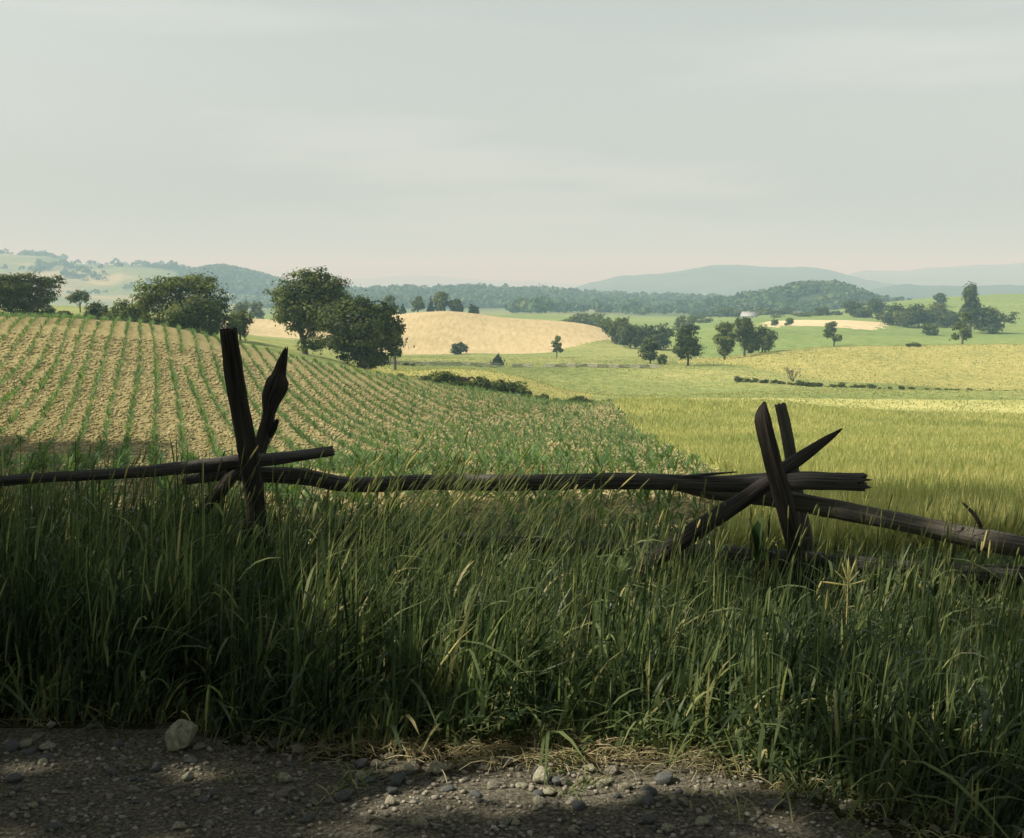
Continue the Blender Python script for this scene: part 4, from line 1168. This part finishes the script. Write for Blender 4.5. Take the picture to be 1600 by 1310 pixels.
    o = mesh_np('straw_litter', v, f, M['straw'], rnd=np.repeat(r.uniform(size=n), 8)); tag(o, 'dry pale straw lying along the foot of the verge grass', 'straw', kind='stuff')
verge()

# ------------------------------------------------------------------ broad-leaved plants
def leaf_shape(L0, W0, curl, r, segs=6, fold=.25, shape=1.0):
    """one leaf along +X from origin, arching; returns verts, quads (midrib fold)"""
    V_, Fq = [], []
    for i in range(segs + 1):
        t = i / segs
        w_ = W0 * math.sin(math.pi * (t ** shape) * .96 + .06) * .5
        if i == segs: w_ = W0 * .01
        x = L0 * t * (1 - .25 * curl * t); z = L0 * (.35 * t - curl * t * t * .6)
        wob = .04 * W0 * math.sin(t * 14)
        V_ += [(x, -w_, z + w_ * fold + wob), (x, 0, z), (x, w_, z + w_ * fold - wob)]
    for i in range(segs):
        a = i * 3
        Fq += [(a, a + 1, a + 4, a + 3), (a + 1, a + 2, a + 5, a + 4)]
    return np.array(V_), np.array(Fq)

def plant(name, label, loc, stem_h, lv, seed, mat='weed', tone=.5, stem_r=.006, lean=0.0, cat='plant'):
    """lv: list of (height fraction, azimuth, length, width, curl, elevation, tone)"""
    r = random.Random(seed)
    root = empty(name, loc); tag(root, label, cat)
    if stem_h > .03:
        v, f = join([tube([(0, 0, -.02), (lean * .4 * stem_h, 0, stem_h * .5), (lean * stem_h, 0, stem_h)], [stem_r, stem_r * .8, stem_r * .5], 6)])
        mesh_np('stem', v, f, M[mat], root, rnd=np.full(len(v), tone), smooth=True)
    for (hf, az, ll, ww, cu, el, tn) in lv:
        v, f = leaf_shape(ll, ww, cu, r)
        o = mesh_np('leaf', v, f, M[mat], root, rnd=np.full(len(v), tn), smooth=True)
        o.location = (lean * hf * stem_h, 0, hf * stem_h); o.rotation_euler = (0, -el, az)
    return root
R_ = math.radians
def foot(px, Y): x = (px - CX) / F * Y; return Vector((x, Y, float(H(x, Y))))
plant('milkweed_plant', 'broad pale-ribbed upright leaves growing between the slanting stake and dark stake', foot(1190, 6.75), .50,
      [(1.0, R_(150), .22, .085, .0, R_(58), .75), (1.0, R_(20), .24, .10, .05, R_(66), .6), (.95, R_(80), .23, .09, .0, R_(70), .4), (.9, R_(-60), .17, .07, .25, R_(35), .5), (.75, R_(200), .18, .07, .5, R_(15), .35), (.7, R_(10), .22, .05, .9, R_(25), .6), (.5, R_(110), .2, .08, .5, R_(20), .4), (.45, R_(-30), .2, .08, .5, R_(20), .4)], 1)
plant('weed_plant', 'small bright-leaved weed poking up before the left end of the bowed rail', foot(432, 6.7), .80,
      [(1.0, R_(100), .07, .035, .1, R_(60), 1.0), (.97, R_(20), .06, .03, .2, R_(40), 1.0), (.86, R_(0), .15, .05, .2, R_(28), 1.0), (.84, R_(190), .10, .035, .3, R_(20), .9), (.7, R_(30), .15, .07, .5, R_(10), .5), (.62, R_(-160), .13, .06, .5, R_(10), .4), (.6, R_(-20), .2, .07, .5, R_(10), .5)], 2)
plant('pale_weed', 'pale star-shaped cluster of toothed leaves in the grass right of centre', foot(972, 6.0), .56,  # leaves take the palest tones of the weed ramp
      [(1.0, R_(a), .075 + .015 * (i % 3), .03, .25, R_(12 + 14 * (i % 3)), 1.0) for i, a in enumerate(range(0, 360, 40))] + [(.85, R_(-10), .09, .04, .3, R_(5), .9), (.8, R_(170), .08, .04, .3, R_(5), .8)], 3, cat='weed')
lab_b = ['large heart-shaped leaves low in the shade behind the grass, under the middle of the rail', 'burdock leaves standing just left of the slanting stake', 'dark broad-leaved plant in the shade left of the burdock by the slanting stake', 'broad dull leaves among the grass below the left crossing', 'broad-leaved plant at the foot of the fence near the right edge']
for i, (px, Y_, hh_, tn) in enumerate([(905, 8.2, .35, .5), (1000, 7.3, .42, .8), (865, 7.9, .4, .3), (470, 7.6, .42, .3), (1475, 7.6, .20, .3)]):
    rr = random.Random(200 + i)
    plant('burdock_plant', lab_b[i], foot(px, Y_), hh_, [(rr.uniform(.4, 1), R_(rr.uniform(0, 360)), rr.uniform(.14, .24), rr.uniform(.10, .16), .35, R_(rr.uniform(5, 35)), min(1, tn + rr.uniform(-.2, .2))) for _ in range(11)], 20 + i)
for i, (px, Y_, lb) in enumerate([(795, 5.0, 'clump of broad drooping leaves at the road edge, below the middle grass'), (735, 5.02, 'small clump of folded leaves at the road edge, left of the drooping clump')]):
    rr = random.Random(300 + i)
    plant('dock_plant', lb, foot(px, Y_), .10, [(rr.uniform(.3, 1), R_(rr.uniform(0, 360)), rr.uniform(.09, .15), rr.uniform(.03, .05), .6, R_(rr.uniform(15, 60)), rr.uniform(.2, .7)) for _ in range(12)], 30 + i)

# pale spiky seed cluster at the right
def spiky():
    g = foot(1336, 6.1); root = empty('bristly_grass', g); tag(root, 'pale bristly forked seed cluster standing above the grass at the right', 'grass')
    v, f = join([tube([(0, 0, -.02), (0, 0, .3), (.0, 0, .50)], [.004, .004, .003], 5)]); mesh_np('stem', v, f, M['seed'], root, rnd=np.full(len(v), 1.0))
    for dx, dz, z0 in [(-.04, .12, .50), (.0, .13, .5), (.04, .12, .50), (-.14, .02, .48), (-.07, .07, .49), (.06, .07, .49), (.10, .03, .48)]:
        e = Vector((dx, 0, z0 + dz)); b = Vector((0, 0, z0))
        v, f = join([tube([b, b.lerp(e, .4), b.lerp(e, .8), e], [.002, .005, .0045, .001], 5)]); mesh_np('spike', v, f, M['seed'], root, rnd=np.full(len(v), 1.0))
spiky()

# ------------------------------------------------------------------ stones
def stone_mesh(seed, sub=2, flat=.7, ang=.25):
    import bmesh
    bm = bmesh.new(); bmesh.ops.create_icosphere(bm, subdivisions=sub, radius=1.0)
    for v in bm.verts:
        p = v.co.copy()
        k = 1 + ang * noise.noise(p * 1.1 + Vector((seed * 3.3, 0, 0))) * 1.6 + .07 * noise.noise(p * 3.5 + Vector((0, seed, 0)))
        v.co = p * k
        # chop a few planar faces
        for j in range(6):
            nn = Vector((math.sin(seed * 2.1 + j * 2), math.cos(seed * 1.3 + j * 4), math.sin(j * 1.7 + seed))).normalized()
            d = v.co.dot(nn)
            if d > .66: v.co -= nn * (d - .66) * .9
        v.co.z *= flat
    me = bpy.data.meshes.new('stone'); bm.to_mesh(me); bm.free()
    for p in me.polygons: p.use_smooth = True
    return me
def put_stone(me, px, py, wpx, mat, aspect=1.0, sink=.35, name='stone', rz=None, label=None, parent=None, yo=0):
    g = ground(px, py, 3.0, 8.0)
    rad = wpx * g.y / F / 2
    m2 = me
    o = bpy.data.objects.new(name, m2); C.objects.link(o)
    o.scale = (rad * 1.05, rad * .95, rad * aspect * 1.25)
    zmin = min(v.co.z for v in me.vertices)
    o.location = (g.x, g.y + rad * .6, g.z - zmin * o.scale[2] - sink * rad)
    o.rotation_euler = (0, 0, rz if rz is not None else random.uniform(0, 6.28))
    if label: tag(o, label, 'stone')
    if parent: o.parent = parent
    return o
def smat(me, mat):
    me.materials.append(mat); return me
variants = {k: [smat(stone_mesh(s + 10 * j, 3, .72), M[k]) for s in range(4)] for j, k in enumerate(['stone', 'stone_pale', 'stone_dark'])}
big = smat(stone_mesh(42, 4, .86, .18), M['stone_pale'])
put_stone(big, 279, 1176, 52, None, 1.0, .15, name='boulder', rz=.4, label='largest pale rounded stone at the foot of the grass on the left')
NAMED = [(78, 1139, 17, 'stone_pale', .8, 'small pale stone at the far left edge of the gravel'), (141, 1138, 16, 'stone', .6, 'flat grey stone on the left gravel between the pale stone and the biggest one'),
         (183, 1170, 20, 'stone_dark', .9, 'dark rounded stone left of the biggest pale stone'), (306, 1172, 14, 'stone_pale', .7, 'little pale stone tucked against the right side of the biggest stone'),
         (432, 1168, 30, 'stone_dark', .6, 'dark pointed stone right of the biggest pale stone'), (464, 1176, 34, 'stone', .55, 'flat grey slab stone beside the dark pointed stone'),
         (563, 1222, 24, 'stone_pale', .9, 'pale cone-shaped stone near the bottom edge, left of centre'), (648, 1198, 26, 'stone', .6, 'dull olive stone at the grass edge left of the broad pale one'),
         (683, 1211, 38, 'stone_pale', .65, 'broad pale angular stone in the gravel below the straw'), (730, 1184, 14, 'stone', 1.0, 'small upright stone by the clump of drooping leaves'),
         (757, 1207, 24, 'stone', .7, 'grey stone right of the broad pale angular one'), (846, 1225, 33, 'stone_pale', .9, 'chunky pale stone in the straw near the centre bottom'),
         (882, 1229, 20, 'stone', .9, 'upright split stone right of the chunky pale stone'), (942, 1231, 26, 'stone_pale', .6, 'flat pale stone at the right end of the straw'),
         (815, 1232, 22, 'stone_pale', .5, 'flat pale stone at the lower left of the chunky one'), (607, 1188, 18, 'stone_pale', .8, 'small pale stone at the straw edge left of the olive stone'),
         (1038, 1226, 34, 'stone_dark', .7, 'dark half-hidden stone in the shaded grass edge right of the straw'), (1330, 1265, 42, 'stone_pale', .4, 'flat pale slab near the bottom right of the road')]
for i, (px, py, wd, k, asp, lab) in enumerate(NAMED):
    put_stone(variants[k][i % 4], px, py, wd, None, asp, .25, label=lab)
r = random.Random(77)
road = terrain['gravel_road']
for i in range(280):
    px = r.uniform(-60, 1080) if r.random() < .85 else r.uniform(1080, 1650)
    py = r.uniform(1132, 1300) if px < 520 else r.uniform(1178, 1305)
    if px > 1000: py = r.uniform(1240, 1305)
    wd = 8 + 19 * r.random() ** 2.2
    k = r.choice(['stone', 'stone', 'stone_pale', 'stone_dark', 'stone_dark'])
    put_stone(variants[k][i % 4], px, py, wd, None, r.uniform(.5, 1.0), .3, name='stone', parent=road)
def pebbles():
    r = np.random.default_rng(5); n = 15000
    x = r.uniform(-4.5, 4.5, n); y = 3.4 + 1.75 * r.uniform(size=n)
    k = (y < 5.15) & ((x < 1.1) | (y < 4.75)); x, y = x[k], y[k]; n = len(x)
    s = .003 + .013 * r.uniform(size=n) ** 2.5
    ico = np.array([(v.co.x, v.co.y, v.co.z) for v in smat(stone_mesh(3, 1, .7), M['pebble']).vertices])
    fc = np.array([tuple(p.vertices) for p in stone_mesh(3, 1, .7).polygons])
    th = r.uniform(0, 6.28, n)[:, None]; sx = r.uniform(.8, 1.5, n)[:, None]
    vx = ico[None, :, 0] * sx; vy = ico[None, :, 1]; vz = ico[None, :, 2] * r.uniform(.6, 1.1, n)[:, None]
    X = (vx * np.cos(th) - vy * np.sin(th)) * s[:, None] + x[:, None]; Yv = (vx * np.sin(th) + vy * np.cos(th)) * s[:, None] + y[:, None]
    Z = vz * s[:, None] + (H(x, y) + s * .3)[:, None]
    v = np.stack([X, Yv, Z], -1).reshape(-1, 3); f = ((np.arange(n) * len(ico))[:, None, None] + fc[None]).reshape(-1, 3)
    o = mesh_np('gravel', v, f, M['pebble'], smooth=True); tag(o, 'small grey gravel covering the road edge', 'gravel', kind='stuff')
pebbles()
# two pale boulders in the far hedge
for px, py, wd, lab in [(797, 615, 22, 'long pale boulder lying in the gap of the near hedge'), (810, 619, 8, 'small white rock right of the long pale boulder in the hedge')]:
    g = ground(px, py); o = bpy.data.objects.new('boulder', variants['stone_pale'][1]); C.objects.link(o); k = g.y / F * wd / 2
    o.location = (g.x, g.y, g.z + k * .1); o.scale = (k, k * .5, k * (.35 if wd > 10 else .9)); tag(o, lab, 'boulder')

GAPS = [(.35, 6.1, 1.25, 1.9, .0), (.0, 4.75, 1.1, .42, .0), (2.2, 7.0, .5, .6, .1), (1.9, 6.3, .45, .8, .25), (2.7, 5.4, .35, .7, .3), (-.4, 4.45, .8, .22, .1), (-2.1, 4.75, .8, .18, .3), (-1.6, 4.1, .9, .2, .2), (2.0, 5.8, .5, .5, .35), (2.8, 6.3, .45, .35, .3), (1.5, 4.9, .5, .25, .3), (2.9, 5.0, .4, .3, .35), (-.4, 6.2, .7, .5, .15), (1.2, 6.6, .6, .4, .3), (.25, 5.75, .72, 1.0, .0), (-.25, 6.6, .50, .5, .06), (.9, 6.3, .35, .55, .15), (-.1, 4.85, .75, .22, .05), (.55, 4.7, .35, .16, .05), (-1.40, 5.15, .13, .14, .0), (-1.05, 5.4, .12, .2, .1),  # ground patches to be sunlit; crown leaves above them are cut away
        (-2.05, 5.5, .22, .10, .1), (1.75, 6.1, .22, .35, .15), (2.45, 6.5, .28, .22, .1), (2.1, 5.2, .3, .18, .2), (2.9, 5.6, .22, .4, .15), (2.75, 7.2, .3, .10, .1), (-1.4, 7.4, .3, .3, .1), (-2.2, 6.6, .2, .3, .2),
        (-.9, 5.7, .15, .3, .2), (-2.2, 9.5, .7, .4, .1), (-.3, 10.5, .9, .3, .1), (1.3, 11.0, .9, .35, .1), (2.2, 12.5, 1.0, .5, .1), (.2, 13.0, 1.2, .5, .1), (-2.6, 12.5, 1.0, .5, .1), (1.6, 9.4, .4, .3, .1), (-4.5, 12, 1.2, .9, .1), (4.0, 10.5, .8, .4, .1)]
def thin(c, r):
    """openings cut into the crowns so sun reaches chosen patches: which leaves stay"""
    d = (c[:, 2] - 0.4) / tosun.z
    gx = c[:, 0] - tosun.x * d; gy = c[:, 1] - tosun.y * d
    keep = np.ones(len(c), bool); u = r.uniform(size=len(c))
    for (x, y, rx, ry, p) in GAPS:
        q = ((gx - x) / rx) ** 2 + ((gy - y) / ry) ** 2 + .45 * vnoise(gx * 4.5, gy * 4.5, 55)
        keep &= ~(u > np.maximum(p * .25, np.clip((q - .45) / .8, 0, 1) ** 2.5))
    # small chinks cut for dappled sun, fewer towards the left
    ch = vnoise(gx * 3.1 + 7, gy * 3.1, 61) + .6 * vnoise(gx * 7.3, gy * 7.3, 62)
    leak = 1 - np.clip(1 - (ch - np.interp(gx, [-3.5, -1.2, .2, 1.0], [1.5, 1.15, .5, .25])) * 3.5, .01, 1) ** 2
    keep &= ~((u < leak) & (gy < 14) & (gx < 6))
    return keep

# ------------------------------------------------------------------ shade trees standing beside the camera, off the picture
def shade_tree(loc, h, R, z0, seed, label, lobes_n=26, dens=.62):
    r = np.random.default_rng(seed)
    lb = []
    for i in range(lobes_n):
        a = r.uniform(0, 6.28); q = math.sqrt(r.uniform(0, 1)) * .8
        z = z0 + (h - z0) * (.18 + .68 * r.uniform() * math.sqrt(1 - q * q * .8))
        lb.append((R * q * math.cos(a), R * q * math.sin(a), z, R * .32, R * .32, (h - z0) * .14))
    root = empty('maple_tree', loc); tag(root, label, 'tree')
    q, f, rn = leaves(r, lb, 46000, .24, .3, spread=.26)
    qc = q.reshape(-1, 4, 3); k = thin(qc.mean(1) + np.array(loc), r)
    q = qc[k].reshape(-1, 3); rn = rn.reshape(-1, 4)[k].ravel(); f = np.arange(len(q)).reshape(-1, 4)
    parts = [tube([(0, 0, -.3), (.1, 0, h * .2), (0, .1, h * .45), (0, 0, h * .8)], [.42, .34, .25, .08], 9)]
    for c in lb[::2]:
        b = Vector((0, 0, z0 * r.uniform(.6, 1.0))); e = Vector(c[:3]); parts.append(tube([b, b.lerp(e, .5) + Vector((0, 0, .4)), e], [.13, .09, .03], 6))
    v, f2 = join(parts); mesh_np('trunk', v, f2, M['bark'], root, smooth=True)
    mesh_np('crown', q, f, M['leaf'], root, rnd=rn)
SH = [(-9.3, 2.4, 14.0, 6.4, 6.0, 'roadside shade tree standing beside the road left of the camera'),
      (-10.5, 10.8, 15, 6.0, 8.0, 'second roadside shade tree just outside the left of the view'),
      (-16.0, 2.0, 14, 5.8, 2.2, 'third shade tree farther out on the left of the road'),
      (-3.0, -4.5, 14, 6.5, 6.0, 'shade tree standing behind the camera by the road'),
      (5.0, -6.8, 13, 5.5, 2.6, 'low-branched tree on the far side of the road behind the camera, to the right'),
      (8.5, 2.5, 15, 7.0, 6.5, 'tall spreading tree added right of the camera to block sky light over the verge'),  # unseen, added so its crown screens the open sky overhead
      (10.0, 11.0, 15, 6.0, 8.0, 'second tall tree added outside the right of the view to block sky light'),  # another unseen crown, added to keep ambient light on the verge low
      (-10.5, -7.5, 13, 5.5, 2.8, 'low-branched tree behind the camera to the left'),
      (0.0, -12.5, 14, 6.0, 2.0, 'bushy tree farthest behind the camera'),
      (-26.0, 39.8, 13, 6.0, 4.0, 'largest field tree left of the view shading the lower corn'),
      (-21.2, 29.6, 12, 5.0, 3.5, 'middle field tree left of the view shading the lower corn'),
      (-16.6, 19.8, 12, 4.8, 3.5, 'nearest field tree left of the view shading the lower corn')]
for i, (x, y, h, R, z0, lab) in enumerate(SH):
    shade_tree((x, y, float(H(x, y))), h, R, z0, 400 + i, lab)

# ------------------------------------------------------------------ haze
def haze():
    m, t, out = new_mat('haze')
    p = t.nodes.new('ShaderNodeVolumePrincipled')
    p.inputs['Color'].default_value = (0.52, 0.86, 1.0, 1)
    p.inputs['Absorption Color'].default_value = (1, 1, 1, 1)
    p.inputs['Density'].default_value = 0.00044
    p.inputs['Anisotropy'].default_value = 0.0
    t.links.new(p.outputs[0], out.inputs['Volume'])
    o = boxmesh('haze', (-16000, -40, -110), (16000, 12500, 260), m, None)
    tag(o, 'thin pale summer haze over the whole valley', 'haze', kind='stuff')
haze()
